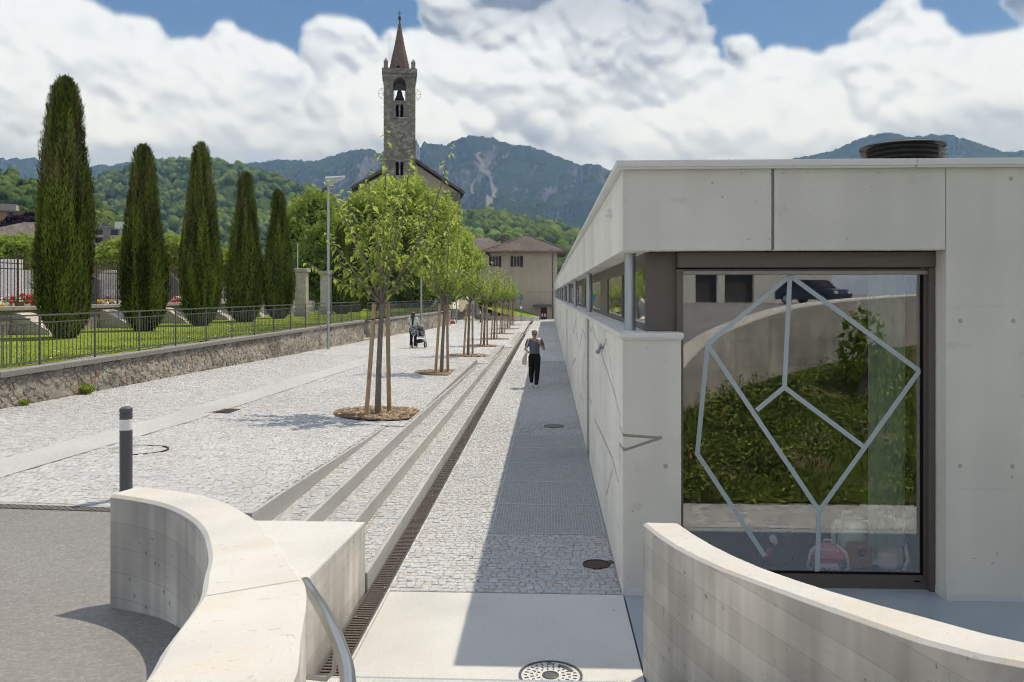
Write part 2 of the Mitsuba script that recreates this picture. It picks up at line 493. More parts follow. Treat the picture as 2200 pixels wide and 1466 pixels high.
mat('galvanised', (.42, .46, .49), .42, .5, .75)
mat('rail_paint', (.085, .087, .09), .45, .5, .1)
mat('dark_paint', (.08, .083, .09), .42, .5)
mat('black_plastic', (.014, .014, .016), .35, .5)
mat('white_paint', (.74, .74, .73), .5, .4)
mat('rust_iron', (.085, .055, .042), .7, .4, .3)
mat('cast_iron', (.10, .10, .105), .5, .5, .4)
mat('grating_steel', (.42, .46, .48), .5, .5, .2)
diffuse('void_black', (.012, .012, .013))
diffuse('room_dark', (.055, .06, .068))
diffuse('room_green', (.18, .25, .20))
mat('floor_resin', (.30, .34, .38), .35, .4)
mat('frit', (.36, .42, .45), .5, .4)
scene['mat_pane'] = {'type': 'thindielectric', 'int_ior': 2.6, 'ext_ior': 1.0}
scene['mat_clear_pane'] = {'type': 'thindielectric', 'int_ior': 1.6, 'ext_ior': 1.0}
PLAIN = {}


def plain(*c, rough=.7, spec=.3, metal=0.0):
    k = 'paint_%02d' % PLAIN.setdefault((c, rough, spec, metal), len(PLAIN))
    if 'mat_' + k not in scene: mat(k, c, rough, spec, metal)
    return k


# ------------------------------------------------------------------ levels of the site
def zs(y):   # plaza beside the steps
    return np.interp(y, [7.6, 8.5, 14, 28.7, 39.7, 57, 200], [.72, .70, .51, .34, .17, .0, .0])


def zw(y):   # plaza along the stone wall
    return np.interp(y, [7.6, 13.7, 17.6, 21.6, 35.5, 43, 60, 75, 200], [.86, .755, .69, .64, .41, .30, .12, 0.05, .0])


XR = [-1.70, -2.08, -2.44, -2.80]     # risers, lowest first


def zplaza(x, y):
    x, y = nm(x), nm(y)
    t = np.clip((-2.8 - x) / 6.9, 0, 1.3)
    z = zs(y) * (1 - t) + zw(y) * t
    for k in range(3):
        z = np.where((x > XR[k + 1]) & (x <= XR[k]), np.minimum(.17 * (k + 1), zs(y)), z)
    return np.where(x > XR[0], 0.0, z)



# ------------------------------------------------------------------ hills and mountains
def fan(px, d):
    """a point of the land at bearing number px (1750 per unit of slope, 1177 = along the walkway) and distance d"""
    t = (nm(px) - 1100) / 1750.0
    return d * (t * math.cos(YAW) - math.sin(YAW)), d * (t * math.sin(YAW) + math.cos(YAW))


def slope(ridge, d0, d1, nu, nv, p, rough, seed, back=0.25, zb=0.0, gully=0.0, fine=0.0):
    rx, ry = nm([a for a, _ in ridge]), nm([b for _, b in ridge])
    zr = 2.8 + (632 - ry) / 1750.0 * d1

    def f(u, v):
        px = rx[0] + (rx[-1] - rx[0]) * u
        s = v * (1 + back)
        d = d0 + (d1 - d0) * s
        top = np.interp(px, rx, zr)
        g = np.where(s < 1, np.clip(s, 0, 1) ** p, 1 - 1.3 * (s - 1))
        x, y = fan(px, d)
        z = zb + (top - zb) * g
        q = np.stack([x, y, z * 0.6], -1)
        env = np.clip(g, 0, 1) * (1 - np.clip(g, 0, 1) * .95) * 3
        if gully:
            w = meshkit.fbm(q / 420.0, 3, seed + 9) - .5
            gl = np.abs(2 * meshkit.noise(np.stack([x / 150.0 + 2.5 * w, y / 700.0, z * 0], -1), seed + 3) - 1) + .5 * np.abs(2 * meshkit.noise(np.stack([x / 62.0 + 3 * w, y / 330.0, z * 0], -1), seed + 4) - 1)
            z = z - gully * env * (1.0 - gl)
        z = z + rough * env * (meshkit.fbm(q / (d1 * .055), 5, seed) - .5) + fine * (meshkit.fbm(q / (d1 * .0042), 3, seed + 1) - .5) * np.clip(g * 3, 0, 1)
        return np.stack([x, y, z], -1)
    return grid(f, nu, nv), f


M_RIDGE = [(-500, 350), (-200, 330), (0, 343), (50, 335), (72, 337), (86, 346), (105, 345), (200, 353), (300, 347), (350, 343), (420, 340), (470, 352), (520, 347), (600, 334), (690, 346), (735, 330), (775, 317), (800, 318), (815, 327), (840, 316), (880, 318),
           (894, 297), (903, 316), (912, 300), (940, 299), (960, 305), (985, 293), (1010, 291), (1060, 292), (1100, 304), (1130, 309), (1165, 318), (1200, 334), (1230, 345), (1280, 353), (1310, 362), (1420, 385), (1600, 400), (1800, 410)]
m, f_massif = slope(M_RIDGE, 1450, 3000, 900, 170, 1.25, 190, 5, gully=150, fine=18, zb=10)
struct('mountain_range', m, 'massif', 'hazy blue rocky mountain ridge with a pale scree chute', smooth=True)
R_RIDGE = [(1500, 420), (1640, 358), (1700, 337), (1760, 324), (1800, 315), (1840, 296), (1870, 286), (1900, 281), (1925, 280), (1960, 288), (2000, 284), (2050, 287), (2075, 293), (2100, 304), (2150, 320), (2185, 322), (2200, 318), (2300, 330), (2500, 350), (2700, 400)]
m, _ = slope(R_RIDGE, 1700, 3000, 320, 90, 1.1, 140, 15, gully=90, fine=16, zb=10)
struct('far_mountain', m, 'massif', 'dark blue wooded mountain above the flat roof', smooth=True)


def blob(r, seed, sub=2):
    m = trimesh.creation.icosphere(subdivisions=sub); v = np.array(m.vertices)
    k = .55 + .70 * meshkit.fbm(v * 1.6 + seed * 7.1, 2, seed) + .42 * (meshkit.noise(v * 3.9 + seed, seed) - .5)
    return v * k[:, None] * r, np.array(m.faces)


BLOBS = [blob(1.0, s, 2) for s in range(8)]
BLOBS_COARSE = [blob(1.0, s, 1) for s in range(8)]


def forest(pts, rad, blobs, tone, sz=1.15):
    vs, fs, us, o = [], [], [], 0
    for (x, y, z), r, t in zip(pts, rad, tone):
        v, f = blobs[R.randint(len(blobs))]
        a = R.rand() * 6.28; c, s = math.cos(a), math.sin(a)
        w = np.stack([v[:, 0] * c - v[:, 1] * s, v[:, 0] * s + v[:, 1] * c, v[:, 2] * sz], 1) * r + [x, y, z]
        vs.append(w); fs.append(f + o); us.append(np.full((len(v), 2), t)); o += len(v)
    return trimesh.Trimesh(np.vstack(vs), np.vstack(fs), process=False), np.vstack(us)


def wooded(name, label, ridge, d0, d1, step, r, p, seed, blobs, rough, zb=0.0, keep=None, tone=(.1, 1)):
    m, f = slope(ridge, d0, d1, 160, 60, p, rough, seed, back=.12, zb=zb)
    struct(name, m, 'hill_tree', smooth=True, uv=np.full((len(m.vertices), 2), .25))
    w = (ridge[-1][0] - ridge[0][0]) / 1750.0 * (d0 + d1) / 2
    n = int(w * (d1 - d0) * 1.1 / step ** 2)
    u, v = R.rand(n), R.rand(n) ** .8
    pts = f(u, v)
    if keep is not None:
        ok = keep(pts); pts, u, v = pts[ok], u[ok], v[ok]
    t = np.clip(.5 + 1.5 * (meshkit.fbm(pts / (step * 3.4), 3, seed) - .5) + .5 * (R.rand(len(pts)) - .5), 0, 1) * (tone[1] - tone[0]) + tone[0]
    rr = r * (.65 + .7 * R.rand(len(pts)))
    pts = pts + np.stack([0 * rr, 0 * rr, rr * .35], 1)
    fm, uv = forest(pts, rr, blobs, t)
    k = thing('forest', label, 'forest', kind='stuff')
    scene[k] = ply(fm, 'hill_tree', smooth=True, uv=uv)


wooded('wooded_hill', 'sunlit green wooded hillside behind the row of columnar cypresses',
       [(-300, 470), (0, 430), (120, 408), (195, 396), (240, 379), (290, 364), (345, 351), (400, 345), (450, 347), (500, 359), (545, 370), (600, 385), (650, 402), (690, 420), (740, 448), (800, 480), (900, 520), (980, 545)],
       520, 1150, 9.6, 5.6, 1.0, 31, BLOBS_COARSE, 90, zb=-8)
wooded('near_hill', 'dark green wooded slope above the far houses at the left edge',
       [(-500, 330), (-200, 345), (0, 380), (40, 392), (75, 412), (110, 430), (200, 447), (240, 468), (275, 497), (330, 535), (400, 560)],
       200, 380, 5.0, 3.4, .9, 47, BLOBS, 14, zb=-4, tone=(0, .62))
wooded('valley_slope', 'pale green wooded foot of the mountain behind the tiled roofs',
       [(860, 500), (960, 478), (1010, 466), (1060, 462), (1100, 474), (1160, 482), (1200, 490), (1260, 505), (1340, 520), (1500, 540)],
       420, 1100, 12, 6.2, .75, 59, BLOBS_COARSE, 30, zb=-10, tone=(.25, 1))

# ground for everything beyond, one sheet to the horizon
struct('ground', grid(lambda u, v: np.stack([-4200 + 9400 * u, -600 + 5200 * v, -1.6 + 0 * u], -1), 40, 40), 'hill_tree', uv=np.full((1600, 2), .4))

# ------------------------------------------------------------------ paving of the plaza and the walkway
def cobbles(x0, x1, y0, y1, zf, ok, size=.078, crown=.008, seed=1):
    """rows of rough stone setts: arrays of setts (n, 8 corners) with tops at zf + crown"""
    rs = np.random.RandomState(seed); out = []
    y = y0
    while y < y1 - .03:
        h = min(size * (.86 + .3 * rs.rand()), y1 - y)
        x = x0 - rs.rand() * size
        while x < x1:
            wd = size * (.75 + .7 * rs.rand())
            a, b = max(x, x0), min(x + wd, x1)
            if b - a > .035:
                out.append((a, b, y, y + h))
            x += wd
        y += h
    c = np.array(out)
    cx, cy = (c[:, 0] + c[:, 1]) / 2, (c[:, 2] + c[:, 3]) / 2
    c = c[ok(cx, cy)]
    n = len(c); g = .003
    P = np.stack([np.stack([c[:, 0] + g, c[:, 2] + g], 1), np.stack([c[:, 1] - g, c[:, 2] + g], 1), np.stack([c[:, 1] - g, c[:, 3] - g], 1), np.stack([c[:, 0] + g, c[:, 3] - g], 1)], 1)
    ctr = P.mean(1, keepdims=True); ang = (rs.rand(n, 1) - .5) * .42; ca, sa = np.cos(ang), np.sin(ang); q = (P - ctr) * .985
    P = ctr + np.stack([q[..., 0] * ca - q[..., 1] * sa, q[..., 0] * sa + q[..., 1] * ca], -1) + (rs.rand(n, 4, 2) - .5) * .018
    ctr = P.mean(1, keepdims=True)
    bot, mid, top = P, ctr + (P - ctr) * .98, ctr + (P - ctr) * (.80 + .1 * rs.rand(n, 1, 1))
    zb = zf(ctr[..., 0], ctr[..., 1])
    tilt = (rs.rand(n, 1, 2) - .5) * .11
    dz = ((top - ctr) * tilt).sum(-1)
    hh = crown * (.55 + .8 * rs.rand(n, 1))
    z0 = np.broadcast_to(zb - .006, (n, 4)); z1 = zb + hh * .55 + dz; z2 = zb + hh + dz
    V = np.concatenate([np.concatenate([bot, z0[..., None]], -1), np.concatenate([mid, z1[..., None]], -1), np.concatenate([top, z2[..., None]], -1)], 1)
    tone = np.clip(.5 + .55 * (rs.rand(n) - .5) + .5 * (meshkit.fbm(np.concatenate([ctr[:, 0] * .7, zb], 1), 2, seed) - .5), 0, 1)
    return V, np.stack([tone, rs.rand(n)], 1)


SETT_F = []
for a, b in ((0, 4), (4, 8)):
    for i in range(4):
        j = (i + 1) % 4
        SETT_F += [[a + i, a + j, b + j], [a + i, b + j, b + i]]
SETT_F += [[8, 9, 10], [8, 10, 11]]
SETT_F = np.array(SETT_F)


def setts(holder, V, tone, nearest, mat_='cobble'):
    """the 300 nearest setts as parts of their own, the others joined"""
    d = np.linalg.norm(V.mean(1) - [0, 0, 2.8], axis=1)
    order = np.argsort(d); first, rest = order[:nearest], order[nearest:]
    for i in first:
        part(holder, 'cobblestone', (V[i], SETT_F), mat_, uv=np.repeat(tone[i:i + 1], 12, 0))
    n = len(rest)
    F = (SETT_F[None] + 12 * np.arange(n)[:, None, None]).reshape(-1, 3)
    part(holder, 'cobblestone_paving', (V[rest].reshape(-1, 3), F), mat_, uv=np.repeat(tone[rest], 12, 0), kind='stuff')


GRATE = (-.67, .672, 9.5, 16.15)
MAN = [(.13, 17.2, .21), (.50, 8.43, .14)]
TREES_Y = [15.2, 24.4, 32.6, 40.6, 48.4, 56.6, 64.8, 73.0]
TREE_X = -3.2


def ok_walk(x, y):
    k = ~((x > GRATE[0] - .02) & (x < GRATE[1] + .04) & (y > GRATE[2] - .02) & (y < GRATE[3] + .02))
    for a, b, r in MAN: k &= (x - a) ** 2 + (y - b) ** 2 > (r - .015) ** 2
    return k


V1, t1 = cobbles(-1.51, .685, 7.62, 34.0, lambda x, y: 0 * x, ok_walk, seed=3)
walk = struct('walkway', bx(-1.51, .72, 7.62, 90, -.3, 0), 'joint_sand')
setts(walk, V1, t1, 300)
struct('far_walkway', bx(-1.49, .72, 34.02, 90, -.2, .009), 'far_cobble', 'shaded far end of the cobbled walkway along the long wall')


def in_pit(x, y, m=0.0):
    k = np.zeros(np.shape(x), bool)
    for ty in TREES_Y:
        k |= ((x - TREE_X - .03) ** 2 / (.84 + m) ** 2 + (y - ty - .15) ** 2 / (.92 + m) ** 2 < 1) & (x < XR[3] - .02 + (.36 if ty > 14.5 else 0) + (.36 if ty > 29 else 0) + (.36 if ty > 40 else 0))
    return k


def edge_x(y):
    """the plaza's right edge: the highest step that still stands proud there"""
    return np.where(y < 14, XR[3], np.where(y < 28.7, XR[2], np.where(y < 39.7, XR[1], XR[0]))) - .05


GUT = (-6.75, -6.05)
MAN2 = (-5.5, 10.75, .36)


def ok_plaza(x, y):
    k = (x < edge_x(y)) & ~in_pit(x, y) & ~((x > GUT[0]) & (x < GUT[1]))
    k &= np.abs(np.hypot(x - MAN2[0], y - MAN2[1]) - MAN2[2]) > .03
    return k


def zsurf(x, y):
    t = np.clip((-1.785 - nm(x)) / 7.9, 0, 1.3)
    e = edge_x(nm(y)) + .05
    t = np.clip((e - nm(x)) / (9.7 + e), 0, 1.3)
    return zs(y) * (1 - t) + zw(y) * t


Y_END = 31.0
V2, t2 = cobbles(-9.72, -1.75, 7.72, Y_END, zsurf, ok_plaza, size=.084, seed=5)
ys = np.r_[np.arange(7.66, 60, .7), 60, 66, 75, 92]
pl = []
def f_plaza(u, v):
    y = 7.66 + (Y_END + 1 - 7.66) * v
    e = edge_x(y); x = -9.9 + (e + 9.9) * u
    return np.stack([x, y, zsurf(x, y)], -1)
plaza = struct('plaza', grid(f_plaza, 14, 140), 'joint_sand', smooth=True)
setts(plaza, V2, t2, 300)
def f_plaza2(u, v):
    y = Y_END + (94 - Y_END) * v
    e = edge_x(y); x = -10.2 + (e + 10.2) * u
    return np.stack([x, y, zsurf(x, y) + .011], -1)
struct('far_plaza', grid(f_plaza2, 14, 140), 'far_cobble', 'sunlit far part of the cobbled plaza beyond the tree row', smooth=True)
def f_gut(u, v):
    y = 7.7 + (40 - 7.7) * v; x = GUT[0] + (GUT[1] - GUT[0]) * u
    return np.stack([x, y, zsurf(x, y) + .012], -1)
struct('gutter_strip', grid(f_gut, 4, 120), 'granite', 'smooth pale gutter strip running through the cobbles', smooth=True)

# treads between the kerbs, kerbs of granite
tr = struct('step_treads', cat([bx(XR[k + 1], XR[k] - .045, 7.62, [57, 39.7, 28.7][k], -.3, .17 * (k + 1) - .012) for k in range(3)]), 'joint_sand')
VV, tt = [], []
for k in range(3):
    y1 = [56, 39.0, 28.2][k]
    V, t = cobbles(XR[k + 1] + .004, XR[k] - .048, 7.63, min(y1, 30), lambda x, y, k=k: 0 * x + .17 * (k + 1) - .012, lambda x, y: ~in_pit(x, y), seed=20 + k)
    VV.append(V); tt.append(t)
setts(tr, np.concatenate(VV), np.concatenate(tt), 300)
steps = thing('granite_steps', 'long grey granite steps between the plaza and the walkway', 'steps')
for k in range(4):
    yend = [57, 39.7, 28.7, 14][k]; y = 7.62
    while y < yend - .3:
        y2 = min(y + (1.9 if y < 40 else 6), yend) if not (k == 3 and y < 8) else 8.5
        a, b = [min(.17 * (k + 1) + (.2 if k == 3 else 0), max(float(zs(q)), .17 * k + .004)) for q in (y + .003, y2 - .003)]
        v = []
        for x in (XR[k] - .045, XR[k]):
            for yy, top in ((y + .003, a), (y2 - .003, b)):
                c = .006
                v += [(x, yy, .17 * k - .06), (x if x < XR[k] else x - 0.0, yy, top - c), (x + (c if x < XR[k] else -c), yy, top)]
        part(steps, 'kerb_stone' if False else 'stone', hull(v), 'granite')
        y = y2

# drain channel along the foot of the steps
dr_ = thing('drain_channel', 'long slotted rusty drain channel at the foot of the granite steps', 'drain')
part(dr_, 'channel', cat([bx(-1.70, -1.683, 5.7, 57, -.12, .004), bx(-1.527, -1.510, 5.7, 57, -.12, .006)]), 'cast_iron')
part(dr_, 'channel_floor', bx(-1.683, -1.527, 5.7, 57, -.16, -.10), 'void_black')
bars, by = [], 5.72
while by < 57:
    st = .05 if by < 22 else .08
    bars.append(bx(-1.683, -1.527, by, by + st * .5, -.03, .002)); by += st
bm = cat(bars)
part(dr_, 'slot_bars', bm, plain(.115, .098, .088), kind='stuff')
part(dr_, 'joint_strip', bx(-1.512, -1.49, 5.7, 57, -.05, .003), 'slab_concrete')

# steel gratings in the walkway
for i in range(5):
    y0 = 9.5 + 1.33 * i; y1 = y0 + 1.315
    g = thing('floor_grating', ['floor grating nearest the camera, first of the five steel panels', 'second steel floor grating from the near end of the row', 'middle one of the five steel floor gratings', 'fourth steel floor grating from the near end of the row', 'farthest of the five steel floor gratings'][i], 'grating', 'steel floor gratings in the walkway')
    part(g, 'frame', cat([bx(-.67, -.652, y0, y1, -.04, .006), bx(.652, .67, y0, y1, -.04, .006), bx(-.652, .652, y0, y0 + .018, -.04, .006), bx(-.652, .652, y1 - .018, y1, -.04, .006)]), 'grating_steel')
    part(g, 'bearing_bars', cat([bx(x, x + .008, y0 + .018, y1 - .018, -.02, .003) for x in np.arange(-.64, .65, .036)] + [bx(-.652, .652, y, y + .006, -.03, -.021) for y in np.arange(y0 + .05, y1 - .03, .2)]), 'grating_steel', kind='stuff')
    part(g, 'pit', bx(-.652, .652, y0 + .018, y1 - .018, -.10, -.085), plain(.03, .034, .038))

# manhole covers
def cover(x, y, z, r, label, m, name='manhole_cover'):
    k = thing(name, label, 'manhole cover')
    part(k, 'rim', lathe([(r, -.03), (r, .008), (r - .016, .010), (r - .018, -.004)], (x, y, z), 40), m)
    part(k, 'lid', lathe([(r - .02, -.02), (r - .02, .004), (0.001, .005)], (x, y, z), 40), m)
    return k
cover(.13, 17.2, 0.012, .21, 'small dark round cover in the cobbles beyond the gratings', 'cast_iron')
k = cover(.50, 8.43, 0.013, .14, 'rusty round cover in shaded cobbles near the wall corner', 'rust_iron')
part(k, 'lifting_eye', tube([(.60, 8.50, .02), (.66, 8.52, .022), (.68, 8.47, .018), (.62, 8.45, .016)], .007, 6), 'rust_iron')
# the patterned one in the slab, near the camera
CX, CY, CR = .02, 5.985, .235
k = thing('manhole_cover', 'round cast cover with radial slots in the pale slab', 'manhole cover')
part(k, 'rim', lathe([(CR, -.03), (CR, .007), (CR - .018, .008), (CR - .02, -.004)], (CX, CY, 0), 56), 'cast_iron')
part(k, 'lid', lathe([(CR - .02, -.02), (CR - .02, .001), (.001, .001)], (CX, CY, 0), 56), 'slab_concrete')
ribs = []
for ring, (r0, r1, n) in enumerate(((.085, .108, 14), (.122, .15, 20), (.164, .195, 26))):
    for q in range(n):
        a = 2 * math.pi * (q + .5 * (ring % 2)) / n
        if ring == 2 and .35 < a < 1.25: continue
        b = bx(r0 + .008 * (q % 2), r1, -.0055, .0055, .0, .0035)
        ribs.append(xf(b, (CX, CY, .001), a))
part(k, 'radial_slots', cat(ribs), 'cast_iron', kind='stuff')
part(k, 'hub', lathe([(.062, 0), (.062, .006), (.05, .009), (.046, .004), (.001, .004)], (CX, CY, .001), 32), 'cast_iron')
arc = [(CX + .185 * math.cos(a), CY + .185 * math.sin(a)) for a in np.linspace(.38, 1.22, 12)] + [(CX + .155 * math.cos(a), CY + .155 * math.sin(a)) for a in np.linspace(1.22, .38, 12)]
part(k, 'name_panel', prism(arc, .001, .006), 'cast_iron')
part(k, 'lifting_hole', lathe([(.018, 0), (.018, .004), (.010, .004), (.009, .0)], (CX - .01, CY + .19, .001), 16), 'cast_iron')
# outline cover and inlet in the plaza
zz = float(zsurf(MAN2[0], MAN2[1]))
k = thing('manhole_cover', 'sett-filled round cover outlined by a thin ring, by the bollard', 'manhole cover')
part(k, 'ring', xf(lathe([(MAN2[2] + .008, -.02), (MAN2[2] + .008, .010), (MAN2[2] - .008, .010), (MAN2[2] - .008, -.02)], (0, 0, 0), 48), (MAN2[0], MAN2[1], zz), 0, 1, -.02), 'rust_iron')
k = thing('inlet_grate', 'dark square inlet grate at the edge of the smooth gutter strip', 'drain grate')
zz = float(zsurf(-6.1, 14.9))
part(k, 'frame', xf(cat([bx(-.28, -.25, -.28, .28, -.03, .016), bx(.25, .28, -.28, .28, -.03, .016), bx(-.25, .25, -.28, -.25, -.03, .016), bx(-.25, .25, .25, .28, -.03, .016), bx(-.25, .25, -.25, .25, -.03, .004)]), (-6.1, 14.9, zz), 0, 1, -.02), 'rust_iron')
part(k, 'bars', xf(cat([bx(-.25, .25, y, y + .022, -.02, .014) for y in np.arange(-.24, .24, .042)]), (-6.1, 14.9, zz), 0, 1, -.02), 'rust_iron', kind='stuff')
# transverse slotted drain between asphalt and setts
k = thing('drain_channel', 'slotted drain between the dark asphalt and the sunlit cobbles', 'drain')
zt = lambda x: float(zsurf(x, 7.66))
part(k, 'channel', cat([*[hull([(x, y, z) for x, t in ((-14, .06), (-3.2, 0)) for y in yy for z in (.5, zt(x) + dz)]) for yy, dz in (((7.52, 7.54), -.004), ((7.66, 7.68), .004), ((7.54, 7.66), -.09))]]), plain(.07, .068, .065))
part(k, 'slot_bars', cat([hull([(x + q + e, y, z) for q, y in ((0, 7.54), (.09, 7.66)) for e in (0, .026) for z in (zt(x) - .05, zt(x) - .002)]) for x in np.arange(-8, -3.3, .062)]), plain(.20, .19, .175), kind='stuff')

struct('plaza_edge', bx(-3.198, -2.80, 7.606, 7.70, .3, .726, .004), 'granite', 'short granite edge between the plaza and the concrete block')
# pale slab in front of the cobbles, floor by the window
struct('entrance_slab', bx(-1.488, .70, 5.3, 7.615, -.25, 0.0, .004), 'slab_concrete', 'pale smooth concrete slab between the parapets')
struct('window_floor', bx(.712, 30, 5.6, 8.6, -.25, .006), 'floor_resin', 'blue grey floor in front of the big window')
struct('gravel_strip', bx(.9, 30, 4.75, 5.98, -.2, .02), 'far_cobble')
struct('site_base', bx(-30, 40, -60, 96, -1.4, -.32), 'joint_sand')

# ------------------------------------------------------------------ parapets of the stair, stair, side wall
def parapet(name, label, pairs, zbot, joints=()):
    """pairs: (x, y) of the one edge, (x, y) of the other, z of the top; a board-marked wall under a smooth cap"""
    n = 90
    A = spline([(a[0], a[1], z) for a, b, z in pairs], n); B = spline([(b[0], b[1], z) for a, b, z in pairs], n)
    k = thing(name, label, 'wall')
    c, cap = .018, .022

    def ring(i):
        a, b = A[i], B[i]; z = (a[2] + b[2]) / 2
        d = (b - a); d[2] = 0; d /= np.linalg.norm(d)
        return a, b, z, d
    wall, top = [], []
    for i in range(n):
        a, b, z, d = ring(i)
        wall.append([[*(a[:2]), zbot], [*(a[:2]), z - cap], [*(b[:2]), z - cap], [*(b[:2]), zbot]])
        e = d * .0015
        top.append([[*(a - e)[:2], z - cap], [*(a - e)[:2], z - c], [*(a + d * c)[:2], z], [*(b - d * c)[:2], z], [*(b + e)[:2], z - c], [*(b + e)[:2], z - cap]])
    def loft(rings, closed_ends=True):
        r = nm(rings); nn, mm = r.shape[:2]; v = r.reshape(-1, 3); f = []
        for i in range(nn - 1):
            for j in range(mm):
                q = (j + 1) % mm
                f += [[i * mm + j, i * mm + q, (i + 1) * mm + q], [i * mm + j, (i + 1) * mm + q, (i + 1) * mm + j]]
        for j in range(1, mm - 1):
            f += [[0, j + 1, j], [(nn - 1) * mm, (nn - 1) * mm + j, (nn - 1) * mm + j + 1]]
        return trimesh.Trimesh(v, np.array(f), process=False)
    part(k, 'wall_body', loft(wall), 'boarded_concrete', smooth=25)
    cuts = [0] + [int(np.argmin(np.hypot(A[:, 0] - jx, A[:, 1] - jy))) for jx, jy in joints] + [n - 1]
    for s, e in zip(cuts, cuts[1:]):
        rr = [list(x) for x in top[s:e + 1]]
        if e < n - 1:
            u = nm(top[e]) - nm(top[e - 1]); u /= np.linalg.norm(u, axis=1, keepdims=True)
            rr[-1] = (nm(top[e]) - u * .009).tolist()
        part(k, 'cap', loft(rr), 'smooth_concrete', smooth=25)
    return k


LP = [((-2.80, 5.475), (-2.876, 5.238), 1.48), ((-2.315, 5.26), (-2.456, 5.02), 1.49), ((-1.745, 4.65), (-1.985, 4.50), 1.53), ((-1.31, 3.86), (-1.55, 3.66), 1.63),
      ((-.95, 3.0), (-1.235, 2.88), 1.79), ((-.798, 2.645), (-1.103, 2.54), 1.85), ((-.60, 1.95), (-.92, 1.92), 1.97), ((-.496, 1.553), (-.801, 1.54), 2.05), ((-.42, .9), (-.73, .9), 2.15), ((-.40, -.6), (-.71, -.6), 2.20)]
parapet('curved_parapet', 'curved board-marked concrete parapet wrapping round the dark asphalt', LP, 0.0, ((-.798, 2.645),))
RP = [((.963, 6.015), (.701, 6.024), 1.12), ((1.04, 5.693), (.78, 5.661), 1.125), ((1.213, 5.08), (.955, 5.07), 1.16), ((1.5, 4.289), (1.225, 4.33), 1.25), ((1.744, 3.792), (1.43, 3.79), 1.32), ((1.906, 3.351), (1.60, 3.24), 1.41),
      ((2.22, 2.55), (1.93, 2.38), 1.68), ((2.75, 1.85), (2.52, 1.62), 2.03), ((3.5, 1.15), (3.33, .88), 2.30), ((4.8, .45), (4.66, .15), 2.60), ((7.5, -.25), (7.43, -.55), 2.80), ((12, -.65), (12, -.95), 2.86), ((24, -.7), (24, -1.0), 2.9)]
parapet('curved_parapet', 'curved concrete parapet with pale top sweeping past the big window', RP, 0.0, ((2.6, 2.05), (6.0, .1)))

# road and landing behind, sheet with the site's levels
lp_mid = [((a[0] + b[0]) / 2, (a[1] + b[1]) / 2) for a, b, z in LP]; rp_mid = [((a[0] + b[0]) / 2, (a[1] + b[1]) / 2) for a, b, z in RP]
road_poly = Polygon([(-40, 7.52), (-2.79, 7.52), (-2.79, 5.36)] + lp_mid[:5] + [(-1.09, 2.9), (1.75, 2.9)] + rp_mid[6:] + [(60, -.85), (60, -70), (-40, -70)])
def sheet(poly, zf, step):
    x0, y0, x1, y1 = poly.bounds; ms = []
    vs, fs, o = [], [], 0
    for x in np.arange(x0, x1, step):
        for y in np.arange(y0, y1, step):
            q = poly.intersection(sbox(x, y, x + step, y + step))
            for g in getattr(q, 'geoms', [q]):
                if g.geom_type != 'Polygon' or g.area < 1e-6: continue
                v, f = trimesh.creation.triangulate_polygon(g, engine='earcut')
                vs.append(np.c_[v, zf(v[:, 0], v[:, 1])]); fs.append(np.asarray(f) + o); o += len(v)
    m = trimesh.Trimesh(np.vstack(vs), np.vstack(fs), process=False); m.merge_vertices()
    if m.face_normals[:, 2].mean() < 0: m.invert()
    return m
def zroad(x, y):
    x, y = nm(x), nm(y)
    z = .72 + .48 * np.clip((5.2 - y) / 2.7, 0, 1) + np.clip(1.5 - y, 0, 18) * .055 + (zsurf(np.clip(x, -14, -3), 7.6) - .728) * np.clip((y - 5.2) / 2.2, 0, 1)
    return z + np.clip(x - 2.2, 0, 8) * .07 * np.clip((3 - y) / 3, 0, 1) * np.clip((y + 16) / 16, 0, 1)
struct('asphalt', sheet(road_poly, zroad, 1.2), 'asphalt', 'grey asphalt behind the curved parapet', smooth=True)
stair = thing('stair', 'pale concrete stair between the two parapets, its nosing at the lower edge', 'stairs')
for i in range(8):
    y1 = 5.60 - .34 * i
    part(stair, 'step', bx(-1.71 if y1 > 4.6 else -1.2, .73 if y1 > 5.4 else 1.0 + (5.4 - y1) * .3, y1 - .342 if i < 7 else 2.9, y1, 0.0 if i else -.1, .15 * (i + 1), .006), 'smooth_concrete' if i else 'floor_resin')

# side wall (block) at the head of the steps
blk = thing('side_wall', 'low flat-topped concrete block wall at the head of the granite steps', 'wall')
BP = [(-2.78, 7.602), (-1.718, 7.602), (-1.718, 4.45), (-1.86, 4.6), (-2.38, 5.13), (-2.78, 5.34)]
def zblk(y): return .655 + np.clip(7.6 - y, 0, 9) * .056
def slanted(poly, lo, hi, inset=0.0):
    m = prism(Polygon(poly).buffer(-inset, join_style='mitre') if inset else poly, 0, 1); v = np.array(m.vertices)
    v[:, 2] = np.where(v[:, 2] > .5, zblk(v[:, 1]) + hi, lo if lo < -.1 else zblk(v[:, 1]) + lo)
    return trimesh.Trimesh(v, m.faces, process=False)
part(blk, 'wall_body', slanted(BP, -.2, -.0225, .002), 'boarded_concrete')
part(blk, 'cap', cat([slanted(BP, -.022, -.006), slanted(BP, -.0058, .0, .006)]), 'slab_concrete')

